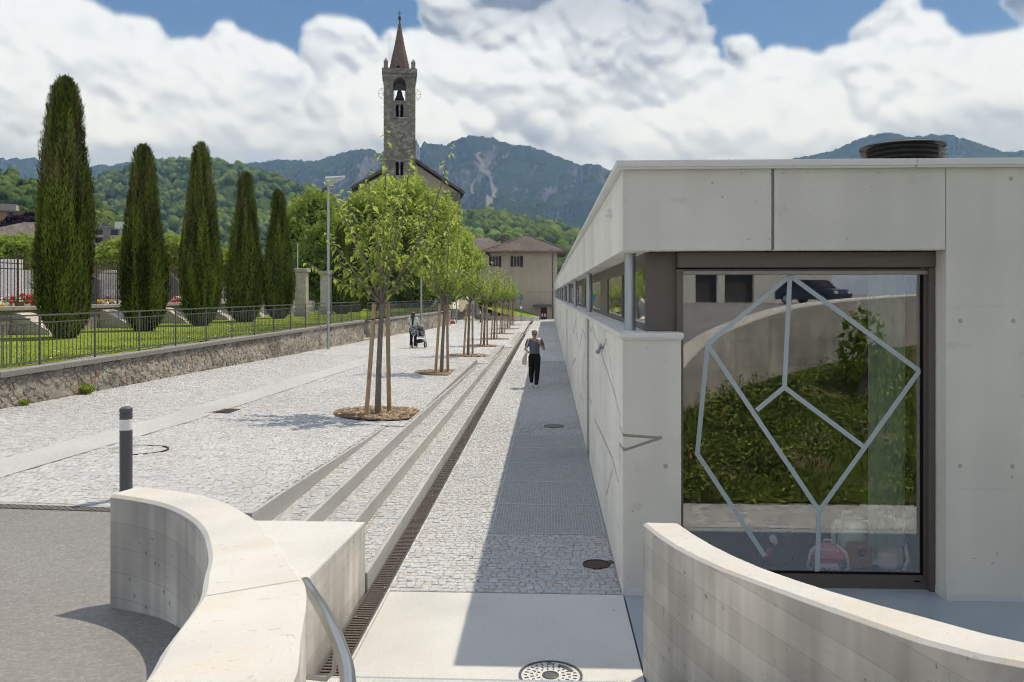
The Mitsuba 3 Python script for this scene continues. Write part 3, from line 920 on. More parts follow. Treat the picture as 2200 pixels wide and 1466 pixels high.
# steel handrail on the right face of the left parapet
hr = thing('handrail', 'curved stainless steel handrail beside the left parapet', 'handrail')
hp = spline([(-0.924, 3.062, 1.702), (-0.850, 2.915, 1.713), (-0.761, 2.719, 1.738), (-0.680, 2.533, 1.756), (-0.605, 2.356, 1.764), (-0.556, 2.228, 1.768), (-0.527, 2.129, 1.770), (-0.492, 1.980, 1.774), (-.36, 1.5, 1.74)], 44)
part(hr, 'rail', tube(hp, .0215, 16), 'steel', smooth=True)
for x, y, z in ((-0.634, 2.414, 1.750),):
    part(hr, 'bracket', tube([(x, y, z + .01), (x - .006, y, z - .08), (x - .03, y, z - .105), (x - .24, y + .05, z - .11)], .007, 8), 'steel', smooth=True)

# ------------------------------------------------------------------ rubble wall with coping and railing, lawn
WX = -9.72
def stone_wall(name, label, y0, y1, ztop, x, parts_max, seed, size, x_end=None):
    x_end = x if x_end is None else x_end
    w = thing(name, label, 'wall')
    L = y1 - y0
    xs = lambda y: x + (x_end - x) * (y - y0) / L
    part(w, 'wall_body', hull([(xs(y) - e, y, z) for y in (y0, y1) for e in (0.012, .42) for z in (-.3, ztop - .11)]), 'mortar')
    y, i = y0, 0
    rs = np.random.RandomState(seed)
    while y < y1 - .2:
        l = 1.7 + .5 * rs.rand(); e = min(y + l, y1)
        j = .006 * rs.rand()
        part(w, 'coping_stone', hull([(xs(q) + o, q, z) for q in (y + .004, e - .004) for o in (.055 + j, -.46) for z in (ztop - .105, ztop - .012)] + [(xs(q) + o, q, ztop + j) for q in (y + .012, e - .012) for o in (.043, -.45)]), plain(.20, .195, .185, rough=.9))
        y = e
    n = int(L / size * (1.05 / size) * .9)
    pts = np.c_[y0 + L * rs.rand(n * 2), -.1 + (ztop + .02) * rs.rand(n * 2)]
    for _ in range(4):                                   # loosen the points so that stones are of like size
        from scipy.spatial import cKDTree
        d, ii = cKDTree(pts).query(pts, 3); near = pts[ii[:, 1]]
        dv = pts - near; pts = pts + dv / (np.linalg.norm(dv, axis=1, keepdims=True) + 1e-6) * np.clip(size * .8 - d[:, 1:2], 0, size * .35)
    pts[:, 1] *= 1.6
    vor = Voronoi(np.vstack([pts, [[y0 - 9, 0], [y1 + 9, 0], [y0, -9], [y0, 19]]]))
    cells = []
    for q in range(len(pts)):
        reg = vor.regions[vor.point_region[q]]
        if -1 in reg or len(reg) < 3: continue
        pg = Polygon([(vor.vertices[a][0], vor.vertices[a][1] / 1.6) for a in reg]).intersection(sbox(y0 + .02, -.1, y1 - .02, ztop - .118)).buffer(-.007 - .010 * rs.rand())
        if pg.geom_type != 'Polygon' or pg.is_empty or pg.area < .0025: continue
        pg = pg.simplify(.012)
        c = nm(pg.exterior.coords)[:-1]
        if len(c) < 4 or float(zw(pg.centroid.x)) > pg.bounds[3]: continue
        if rs.rand() < .30: continue
        m = len(c); ctr = c.mean(0)
        if pg.exterior.is_ccw is False: c = c[::-1]
        pr = -.004 + .018 * rs.rand()
        c2 = ctr + (c - ctr) * (.80 + .1 * rs.rand(m, 1)); c1 = ctr + (c - ctr) * .95
        X = xs(ctr[0])
        v = np.vstack([np.c_[np.full(m, X - .02), c], np.c_[X + pr * (.5 + .4 * rs.rand(m)), c1], np.c_[X + pr + .008 * rs.rand(m), c2], [[X + pr + .008 * rs.rand(), *ctr]]])
        f = []
        for a in range(m):
            b = (a + 1) % m
            f += [[a, b, m + b], [a, m + b, m + a], [m + a, m + b, 2 * m + b], [m + a, 2 * m + b, 2 * m + a], [2 * m + a, 2 * m + b, 3 * m]]
        cells.append((v, np.array(f), np.tile([rs.rand(), rs.rand()], (len(v), 1)), pg.area / ((ctr[0]) ** 2)))
    cells.sort(key=lambda c: -c[3])
    for v, f, uv, _ in cells[:parts_max]:
        part(w, 'stone', (v, f), 'rubble', uv=uv)
    if len(cells) > parts_max:
        rest = cells[parts_max:]
        m = cat([(v, f) for v, f, _, _ in rest])
        part(w, 'small_stones', m, 'rubble', uv=np.vstack([c[2] for c in rest]), kind='stuff')
    return w


stone_wall('stone_wall', 'long low rubble stone wall with flat coping along the plaza', 7.9, 42.7, 1.42, WX, 300, 8, .155)
stone_wall('stone_wall', 'short rubble wall beyond the gap, behind the stroller', 44.6, 72.0, 1.34, WX - .15, 200, 9, .26, x_end=-8.6)
gs = thing('stone_steps', 'few stone steps in the gap between the two rubble walls', 'steps')
for i in range(5):
    part(gs, 'step', bx(WX - .35 - .32 * (i + 1), WX + .02 - .32 * i, 42.72, 44.58, 0, .40 + .19 * i), plain(.30, .285, .26, rough=.9))
# low weeds at the foot of the wall
def weed(name, x, y, z, r, h, n, label, tone, seed, group=None):
    rs = np.random.RandomState(seed); vs, fs, uv = [], [], []
    for i in range(n):
        a = rs.rand() * 6.28; l = h * (.5 + .6 * rs.rand()); o = r * rs.rand() ** .5
        b = np.array([x + o * .4 * math.cos(a), y + o * .4 * math.sin(a), z]); tip = b + [o * math.cos(a), o * math.sin(a), l]
        s = np.array([-math.sin(a), math.cos(a), 0]) * (.010 + .012 * rs.rand()) * (h / .2) ** .5
        mid = (b + tip) / 2 + [0, 0, l * .15]
        vs += [b, mid + s, tip, mid - s]; fs += [[4 * i, 4 * i + 1, 4 * i + 2], [4 * i, 4 * i + 2, 4 * i + 3]]; uv += [[np.clip(tone + .3 * (rs.rand() - .5), 0, 1), .2]] * 4
    return solid(name, (nm(vs), np.array(fs)), 'leaf', label, 'weed', group, uv=nm(uv))
weed('weed', -9.60, 16.6, .71, .13, .22, 120, 'yellowish weed tuft at the foot of the stone wall', .38, 4)
weed('weed', -9.62, 14.6, .745, .09, .12, 70, 'small flat weed at the left foot of the stone wall', .3, 5)

lawn = struct('lawn', grid(lambda u, v: np.stack([-17.6 + (17.6 - 9.98) * u, 2 + 84 * v, 1.40 + .05 * meshkit.noise(np.stack([u * 6, v * 60, u * 0], -1)) + .06 * (1 - u)], -1), 20, 160), 'grass_blade', uv=np.full((3200, 2), .3), smooth=True)
def blades(n, xf_, zf, h, wd, seed):
    rs = np.random.RandomState(seed); x, y = xf_(rs, n); z = zf(x, y)
    a = rs.rand(n) * 6.28; hh = h * (.5 + rs.rand(n)); l = rs.rand(n) * .6 * hh; b = rs.rand(n) * 6.28
    p = np.stack([x, y, z], 1); s = np.stack([np.cos(a), np.sin(a), 0 * a], 1) * wd * (.6 + .8 * rs.rand(n))[:, None]
    v = np.stack([p - s, p + s, p + np.stack([np.cos(b) * l, np.sin(b) * l, hh], 1)], 1).reshape(-1, 3)
    t = np.repeat(np.stack([rs.rand(n), rs.rand(n)], 1), 3, 0)
    return trimesh.Trimesh(v, np.arange(3 * n).reshape(-1, 3), process=False), t
m, uv = blades(150000, lambda rs, n: (-17.5 + 7.45 * rs.rand(n), 9 + 66 * rs.rand(n) ** 1.4), lambda x, y: 1.415 + 0 * x, .045, .010, 3)
k = thing('grass', 'mown green grass of the strip behind the railing', 'grass', kind='stuff'); scene[k] = ply(m, 'grass_blade', uv=uv)
rs = np.random.RandomState(5); dd = []
for i in range(130):
    x, y = -16.5 + 6.3 * rs.rand(), 13 + 32 * rs.rand(); dd.append(xf(lathe([(.0, 0), (.028, .004), (.0, .012)], n=6), (x, y, 1.47 + .02 * rs.rand())))
k = thing('daisies', 'scattered white daisies in the mown grass', 'flowers', kind='stuff'); scene[k] = ply(cat(dd), 'white_paint')

# railings on the coping
def railing(name, label, x, y0, y1, ztop, zrail, step, individual, xe=None):
    k = thing(name, label, 'railing'); xe = x if xe is None else xe; L = y1 - y0
    xs = lambda y: x + (xe - x) * (y - y0) / L
    def bar(ya, yb, z0, z1, w):
        return hull([(xs(y) + e, y, z) for y in (ya, yb) for e in (-w, w) for z in (z0, z1)])
    part(k, 'top_rail', bar(y0, y1, zrail - .018, zrail + .014, .02), 'rail_paint')
    part(k, 'upper_rail', bar(y0, y1, zrail - .155, zrail - .135, .011), 'rail_paint')
    part(k, 'bottom_rail', bar(y0, y1, ztop + .07, ztop + .095, .011), 'rail_paint')
    n = int(round(L / 1.9)); bars = []
    post = ply(bx(-.016, .016, -.016, .016, ztop, zrail - .02), 'rail_paint'); bal = ply(bx(-.006, .006, -.006, .006, ztop + .08, zrail - .14), 'rail_paint'); mid = ply(bx(-.006, .006, -.006, .006, ztop + .08, zrail - .02), 'rail_paint')
    for i in range(n + 1):
        y = y0 + L * i / n
        part(k, 'post', post, None, to_world=T().translate([xs(y), y, 0]))
        if i == n: break
        nb = int(round(L / n / step))
        for j in range(1, nb):
            yy = y + L / n * j / nb
            if individual: part(k, 'baluster', mid if j == nb // 2 else bal, None, to_world=T().translate([xs(yy), yy, 0]))
            else: bars.append(bx(xs(yy) - .008, xs(yy) + .008, yy - .008, yy + .008, ztop + .08, zrail - .14))
    if bars: part(k, 'balusters', cat(bars), 'rail_paint', kind='stuff')
    return k
k = railing('railing', 'dark metal railing with thin balusters on the long stone wall', WX - .16, 7.7, 42.5, 1.42, 2.39, .136, True)
part(k, 'return_rail', cat([bx(-13.4, WX - .19, 15.16, 15.2, 2.30, 2.335), bx(-13.4, WX - .19, 15.17, 15.19, 2.20, 2.215)] + [bx(q, q + .016, 15.17, 15.186, 1.45, 2.2) for q in np.arange(-13.3, WX - .3, .136)]), 'rail_paint')
railing('railing', 'far metal railing on the short wall beyond the gap', WX - .3, 44.8, 72, 1.34, 2.30, .15, False, xe=-8.75)

# ------------------------------------------------------------------ the long concrete building
bld = thing('concrete_building', 'long low fair-faced concrete building with flat roof and ribbon windows', 'building')
slots = [(13.72, 14.62), (29.4, 30.2), (45.2, 46.0), (61, 61.8)]
segs, y = [], 7.6
for a, b in slots: segs.append((y, a)); y = b
segs.append((y, 84.0))
def groove(pts, w, x0=.695, depth=.018):
    """a groove in the long wall along (y, z) points"""
    out = []
    for (a, b), (c, d) in zip(pts, pts[1:]):
        L = shapely.LineString([(a, b), (c, d)]).buffer(w / 2, cap_style='square')
        m = prism_axis(L, x0 - .03, x0 + depth, 'x'); out.append(m)
    return out
def inlay(pts, w, x0=.695):
    return [prism_axis(shapely.LineString([a, b]).buffer(w / 2 - .002, cap_style='flat'), x0 + .010, x0 + .0215, 'x') for a, b in zip(pts, pts[1:])]
GR = [([(13.7, 2.25), (12.99, 2.19), (12.85, 2.30), (10.63, 2.03), (8.37, 1.737), (7.94, 1.635)], .03),
      ([(10.63, 2.03), (9.70, 2.27), (8.9, 1.95), (8.37, 1.70)], .025), ([(7.94, 1.635), (7.944, 1.53), (7.60, 1.49)], .03), ([(7.60, 1.361), (7.94, 1.345), (7.95, 1.2)], .035),
      ([(12.2, .93), (10.6, .99), (8.85, 1.03), (8.1, .95)], .04), ([(9.75, .40), (8.75, .93)], .025), ([(13.7, 1.05), (12.9, 1.08)], .04), ([(7.95, 1.2), (8.02, .95)], .015)]
GR2 = [([(15.0, 1.98), (16.3, 2.10), (18.2, 1.55)], .05), ([(18.2, 1.55), (20, 2.2), (22.5, 1.7), (23.3, 2.15)], .06), ([(15.2, .9), (16.4, 1.35), (17.0, .6)], .05), ([(15.2, 1.72), (15.9, 1.5)], .05), ([(20.4, 1.2), (23.0, .8), (25, 1.6)], .06), ([(17.0, .6), (19.5, .95)], .05)]
cutters0 = [c for p_, w in GR for c in groove(p_, w)]
def fgroove(pts, w):
    out = []
    for (a, b), (c, d) in zip(pts, pts[1:]):
        L = shapely.LineString([(a, b), (c, d)]).buffer(w / 2, cap_style='square')
        out.append(prism_axis(L, 7.55, 7.62, 'y'))
    return out
cutters0 += fgroove([(.69, 1.49), (1.045, 1.466)], .026) + fgroove([(1.045, 1.466), (.69, 1.345)], .026)
def hole(x, z, y=7.6, r=.020):
    c = trimesh.creation.cylinder(radius=r, height=.05, sections=16); v = np.array(c.vertices)
    return trimesh.Trimesh(v[:, [0, 2, 1]] + [x, y, z], c.faces[:, ::-1], process=False)
first = Polygon([(.695, 7.6), (1.232, 7.6), (1.232, 8.12), (.94, 8.12), (.94, 13.72), (.695, 13.72)])
for i, (a, b) in enumerate(segs):
    if i == 0:
        m = cut(prism(first, -.05, 2.376), cutters0 + [hole(1.09, 1.205)])
    else:
        m = bx(.695, .94, a, b, -.05, 2.376)
        if i == 1: m = cut(m, [c for p_, w in GR2 for c in groove(p_, w)])
    part(bld, 'parapet_wall', m, 'concrete')
for a, b in slots:
    part(bld, 'slot_back', bx(.90, .935, a - .001 + .002, b - .002, 0, 2.37), plain(.16, .155, .145, rough=.8))
m = xf(lathe([(.0205, -.004), (.013, -.004), (.013, 0.001)], n=16), rx=math.pi / 2)
INL = plain(.27, .255, .22, rough=.9)
for c in [c for p_, w in GR + GR2 for c in inlay(p_, w)] + [prism_axis(shapely.LineString(q).buffer(.0115, cap_style='flat'), 7.606, 7.6215, 'y') for q in ([(.697, 1.49), (1.045, 1.466)], [(1.04, 1.466), (.697, 1.347)])]:
    part(bld, 'engraved_line', c, INL)
# pale sill on top of the wall
sill = prism(Polygon([(.662, 7.565), (1.252, 7.565), (1.252, 7.925), (.955, 7.925), (.955, 84.02), (.662, 84.02)]), 2.398, 2.440)
part(bld, 'sill', sill, 'pale_metal')
part(bld, 'sill_drip', prism(Polygon([(.676, 7.579), (1.243, 7.579), (1.243, 7.92), (.95, 7.92), (.95, 84.0), (.676, 84.0)]), 2.378, 2.397), 'pale_metal')
# fascia panels
z0, z1 = 3.206, 3.952
f1 = prism(Polygon([(.695, 7.6), (2.056, 7.6), (2.056, 7.85), (.98, 7.85), (.98, 13.9), (.695, 13.9)]), z0, z1)
part(bld, 'fascia_panel', f1, 'concrete'); part(bld, 'fascia_panel', bx(2.084, 3.624, 7.6, 7.85, z0, z1), 'concrete')
part(bld, 'fascia_joint', bx(2.058, 2.082, 7.612, 7.84, z0 + .004, z1), plain(.20, .20, .19))
for a, b in ((13.916, 30), (30.016, 46), (46.016, 62), (62.016, 84)):
    part(bld, 'fascia_panel', bx(.695, .98, a, b, z0, z1), 'concrete')
# right-hand wall
def line_cut(z): return bx(3.5, 12.2, 7.56, 7.6035, z - .0022, z + .0022)
rw = cut(bx(3.632, 12, 7.6, 8.1, -.05, z1), [hole(3.757, 2.554), hole(4.228, 2.555), hole(4.22, 1.234), hole(4.208, 3.85), hole(3.757, 1.234), line_cut(2.69), line_cut(1.02)])
part(bld, 'end_wall', rw, 'concrete')
part(bld, 'plinth', cat([bx(.699, 1.228, 7.592, 7.599, .006, .07), bx(3.636, 12, 7.592, 7.599, .006, .07), bx(3.624, 3.6315, 7.62, 7.88, .006, .07)]), plain(.56, .57, .56))
for x, z in ((3.757, 2.554), (4.228, 2.555), (4.22, 1.234), (4.208, 3.85), (1.09, 1.205), (3.757, 1.234)):
    part(bld, 'tie_hole', xf(lathe([(.0195, 0), (.012, .006), (.0, .006)], n=16), (x, 7.606, z), rx=math.pi / 2), plain(.40, .395, .37))
# roof with its pale edge
part(bld, 'roof', bx(.70, 12, 7.62, 84, z1 + .002, 3.995), plain(.32, .32, .31))
edge = [Polygon([(.632, 7.535), (a, 7.535), (a, 7.70), (.80, 7.70), (.80, 13.9), (.632, 13.9)]) for a in (3.344,)]
part(bld, 'roof_edge', cat([prism(edge[0], 3.972, 4.026), prism(edge[0].buffer(-.012, join_style='mitre'), 3.953, 3.9715), prism(edge[0].buffer(-.004, join_style='mitre'), 4.0262, 4.031)]), 'pale_metal')
part(bld, 'roof_edge', cat([bx(3.348, 12, 7.535, 7.70, 3.972, 4.026), bx(3.348, 12, 7.547, 7.69, 3.953, 3.9715), bx(3.348, 12, 7.54, 7.695, 4.0262, 4.031)]), 'pale_metal')
for a, b in ((13.906, 30), (30.006, 46), (46.006, 62), (62.006, 84.03)):
    part(bld, 'roof_edge', cat([bx(.632, .80, a, b, 3.972, 4.026), bx(.644, .79, a, b, 3.953, 3.9715), bx(.636, .795, a, b, 4.0262, 4.031)]), 'pale_metal')
# round columns in the ribbon opening
for i in range(10):
    y = 8.12 + 8.08 * i
    part(bld, 'column', lathe([(.055, 2.441), (.055, 3.207)], (.815, y, 0), 20), 'galvanised', smooth=True)
# ribbon windows
wins = [(8.02, 13.2)] + [(14.9 + 8.08 * i, 21.2 + 8.08 * i) for i in range(8)] + [(79.6, 83.8)]
part(bld, 'head_rail', bx(.952, 1.02, 8.0, 83.9, 3.09, 3.204), 'bronze_metal')
part(bld, 'corner_panel', bx(.945, 1.238, 7.948, 7.998, 2.441, 3.204), 'bronze_metal')
prev = 8.0
for a, b in wins:
    if a - prev > .3:
        part(bld, 'infill_panel', bx(.955, 1.0, prev + .002, a - .002, 2.441, 3.089), 'bronze_metal')
    w = part(bld, 'ribbon_window', cat([bx(.957, .995, a, a + .05, 2.442, 3.088), bx(.957, .995, b - .05, b, 2.442, 3.088), bx(.957, .995, (a + b) / 2 - .045, (a + b) / 2 + .045, 2.442, 3.088), bx(.957, .995, a + .051, b - .051, 2.442, 2.50), bx(.957, .995, a + .051, b - .051, 3.04, 3.088)]), 'bronze_metal')
    for c, d in ((a + .05, (a + b) / 2 - .045), ((a + b) / 2 + .045, b - .05)):
        part(w, 'glass', (nm([[.972, c, 2.50], [.972, d, 2.50], [.972, d, 3.04], [.972, c, 3.04]]), np.array([[0, 1, 2], [0, 2, 3]])), 'pane')
    prev = b
# the big window
W = part(bld, 'big_window', cat([bx(1.236, 1.295, 7.86, 7.94, .006, 3.04), bx(3.553, 3.628, 7.86, 7.94, .006, 3.04), bx(1.296, 3.552, 7.865, 7.935, .006, .135), bx(1.296, 3.552, 7.86, 7.94, 3.005, 3.04)]), 'bronze_metal', label='large square window with pale lines on its glass')
part(W, 'shutter_box', bx(1.2385, 3.628, 7.79, 7.93, 3.05, 3.198, .006), 'bronze_metal')
part(W, 'shutter_guide', bx(3.578, 3.63, 7.80, 7.8585, .006, 3.045, .004), 'bronze_metal')
part(W, 'blind_rail', bx(1.292, 3.585, 7.845, 7.8585, 2.985, 3.022, .003), plain(.28, .26, .24, rough=.4, metal=.3))
part(W, 'gasket', cat([bx(3.535, 3.552, 7.885, 7.93, .136, 3.004), bx(1.296, 3.534, 7.885, 7.93, .136, .15)]), 'void_black')
part(W, 'vent_mark', bx(3.46, 3.52, 7.8625, 7.866, .075, .09), 'void_black')
part(W, 'glass', (nm([[1.295, 7.9, .135], [3.553, 7.9, .135], [3.553, 7.9, 3.01], [1.295, 7.9, 3.01]]), np.array([[0, 1, 2], [0, 2, 3]])), 'pane')
LN = [((2.313, 2.975), (1.532, 2.317)), ((1.532, 2.317), (1.435, 1.265)), ((1.435, 1.265), (2.075, .29)), ((1.532, 2.317), (2.589, .729)), ((2.313, 2.975), (2.26, 1.909)), ((2.26, 1.909), (1.996, 1.685)), ((2.26, 1.909), (3.017, 1.337)),
      ((2.313, 2.975), (3.525, 2.07)), ((3.525, 2.07), (2.589, .729)), ((2.589, .729), (2.567, .152))]
U = shapely.union_all([shapely.LineString(l).buffer(.022, cap_style='flat') for l in LN] + [Point(p).buffer(.022) for l in LN for p in l[:1]]).intersection(sbox(1.297, .152, 3.533, 3.0))
part(W, 'line_film', cat([prism_axis(g, 7.8955, 7.8985, 'y') for g in getattr(U, 'geoms', [U])]), 'frit', label='pale grey film lines forming facets on the glass')
# inside: rooms behind the glass
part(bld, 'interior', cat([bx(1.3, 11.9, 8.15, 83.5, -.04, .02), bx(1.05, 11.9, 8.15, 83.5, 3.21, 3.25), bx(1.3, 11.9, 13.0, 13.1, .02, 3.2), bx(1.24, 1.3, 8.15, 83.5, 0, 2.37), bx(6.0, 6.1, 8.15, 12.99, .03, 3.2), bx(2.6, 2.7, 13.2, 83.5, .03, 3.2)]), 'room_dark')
part(bld, 'wall_sensor', lathe([(.001, 0), (.05, .0), (.055, .03), (.04, .07), (0.001, .08)], n=16), 'white_paint', to_world=T().translate([.694, 9.0, 3.69]).rotate([0, 1, 0], -90), label='white round sensor on the fascia')  # white housing of a sensor, gives no light
sp = thing('wall_fitting', 'small polished metal tube fitting on the engraved wall', 'fitting')
part(sp, 'tube', tube([(.655, 10.25, 2.16), (.615, 10.08, 2.085)], .028, 16), 'steel', smooth=40)
part(sp, 'bracket', tube([(.697, 10.2, 2.14), (.64, 10.17, 2.12)], .018, 10), 'steel')
# roof vent
v = thing('roof_vent', 'round black louvred roof vent on the flat roof', 'vent')
part(v, 'drum', lathe([(.38, 3.99), (.38, 4.50), (.0, 4.50)], (4.13, 9.7, 0), 40), 'black_plastic', smooth=30)
for i in range(7):
    z = 4.445 - .058 * i
    part(v, 'louvre', lathe([(.385, z + .014), (.455, z), (.462, z + .007), (.39, z + .024)], (4.13, 9.7, 0), 48), 'black_plastic', smooth=30)
part(v, 'cap', lathe([(.462, 4.500), (.468, 4.512), (.42, 4.535), (.0, 4.548)], (4.13, 9.7, 0), 48), 'black_plastic', smooth=30)

# ------------------------------------------------------------------ columnar cypresses
def cypress(x, y, zt, rad, seed, label, n, prof, base=1.43, group='row of columnar cypresses on the lawn'):
    rs = np.random.RandomState(seed); H = zt - base
    k = thing('columnar_cypress', label, 'tree', group)
    fr, pr = nm(prof).T
    lean = (rs.rand(2) - .5) * .02

    def surf(a, f):
        r = rad * np.interp(f, fr, pr)
        q = np.stack([np.cos(a) * 1.5, np.sin(a) * 1.5, f * H * .40], -1)
        lump = meshkit.fbm(q * 1.25 + seed, 3, seed) - .5
        strand = meshkit.noise(np.stack([np.cos(a) * 5.5, np.sin(a) * 5.5, f * H * .55], -1) + seed, seed + 2) - .5
        return r * (1 + .36 * lump) + .15 * strand
    def f_core(u, v):
        a = u * 2 * np.pi; f = v * .992 + .004
        r = surf(a, f) - .055
        r = np.maximum(r, .02)
        return np.stack([x + r * np.cos(a) + lean[0] * f * H, y + r * np.sin(a) + lean[1] * f * H, base + f * H], -1)
    m = grid(f_core, 48, 90)
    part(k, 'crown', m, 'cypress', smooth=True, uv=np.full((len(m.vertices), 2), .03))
    a = rs.rand(n) * 2 * np.pi; f = rs.rand(n) ** .95
    w = np.interp(f, fr, pr); keep = rs.rand(n) < w / w.max() + .12; a, f = a[keep], f[keep]; m_ = len(a)
    r = np.maximum(surf(a, f) - .05 + .13 * rs.rand(m_) ** 1.5, .01)
    out = np.stack([np.cos(a), np.sin(a), 0 * a], 1); tan = np.stack([-np.sin(a), np.cos(a), 0 * a], 1)
    p = np.stack([x + r * np.cos(a) + lean[0] * f * H, y + r * np.sin(a) + lean[1] * f * H, base + f * H], 1)
    L = (.09 + .13 * rs.rand(m_))[:, None]; d = np.array([0, 0, 1.0]) + out * (.15 + .55 * rs.rand(m_, 1)) + tan * (.5 * (rs.rand(m_, 1) - .5)); d /= np.linalg.norm(d, axis=1, keepdims=True)
    b = rs.rand(m_, 1) - .5
    s = tan * (.013 + .014 * rs.rand(m_, 1)) + out * b * .024
    v = np.stack([p - s * .5, p + d * L * .55 - s, p + d * L, p + d * L * .5 + s], 1).reshape(-1, 3)
    i = np.arange(m_)[:, None] * 4
    fcs = np.vstack([i + [0, 3, 2], i + [0, 2, 1]])
    q = np.stack([np.cos(a) * 2.2, np.sin(a) * 2.2, f * H * .5], -1)
    st_ = meshkit.noise(np.stack([np.cos(a) * 7, np.sin(a) * 7, f * H * .8], -1) + seed, seed + 8) - .5
    t = np.clip(.42 + 1.1 * (meshkit.fbm(q + seed, 3, seed + 5) - .5) + .8 * st_ + .6 * (rs.rand(m_) - .5), 0, 1)
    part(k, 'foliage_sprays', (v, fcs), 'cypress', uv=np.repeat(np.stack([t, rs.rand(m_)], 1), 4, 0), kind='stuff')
    part(k, 'trunk', tube([(x, y, base - .1), (x, y, base + .5)], [.12, .10], 8), 'bark')


PB = [(0, .34), (.02, .48), (.06, .72), (.14, .94), (.24, 1), (.38, .99), (.5, .92), (.67, .77), (.85, .58), (.93, .44), (.975, .28), (1, .08)]
PC = [(0, .34), (.03, .6), (.10, .88), (.22, 1), (.36, .94), (.5, .79), (.65, .62), (.8, .46), (.92, .36), (.97, .27), (1, .08)]
CY = [(-14.7, 24.2, 9.35, .74, 1, 'tallest bulky columnar cypress nearest the left edge', 30000, PB), (-14.7, 29.1, 8.15, .75, 2, 'second columnar cypress from the left, bulging low down', 24000, PC),
      (-14.7, 33.9, 9.15, .83, 3, 'third columnar cypress from the left with slender top', 22000, PC), (-14.7, 38.9, 8.65, .85, 4, 'fourth columnar cypress from the left in the row', 18000, PC),
      (-14.7, 43.9, 8.45, .81, 5, 'fifth columnar cypress, beside the cemetery gate pillars', 15000, PC)]
for a in CY: cypress(*a)
for i, (x, y, zt, r) in enumerate([(-13.9, 54.5, 7.6, .95), (-14.3, 60, 8.0, .9), (-14.2, 66, 8.2, .95), (-13.6, 77, 8, .85), (-13.4, 83, 8.2, .9), (-13.0, 88, 8, .8)]):
    cypress(x, y, zt, r, 11 + i, ['first dark cypress beyond the gate, right of the lamp post', 'second dark cypress beyond the gate pillars', 'third dark cypress beyond the gate, behind the first young tree', 'fourth dark cypress beyond the gate, behind the far railing', 'fifth dark cypress beyond the gate, partly behind leaves', 'last dark cypress beyond the gate, before the church'][i], 5200, PC, group='shaded cypresses beyond the cemetery gate')


# ------------------------------------------------------------------ young trees with stakes in bark mulch
def leaf_mesh(L=.125, w=.062):
    """a pointed leaf folded along its rib and drooping: 6 corners, 4 faces"""
    v = nm([[0, 0, 0], [.42 * L, w / 2, .010], [.42 * L, -w / 2, .010], [L, 0, -.026], [.40 * L, 0, -.004]])
    f = np.array([[0, 4, 1], [4, 3, 1], [0, 2, 4], [4, 2, 3]])
    return v, f
LV, LF = leaf_mesh()


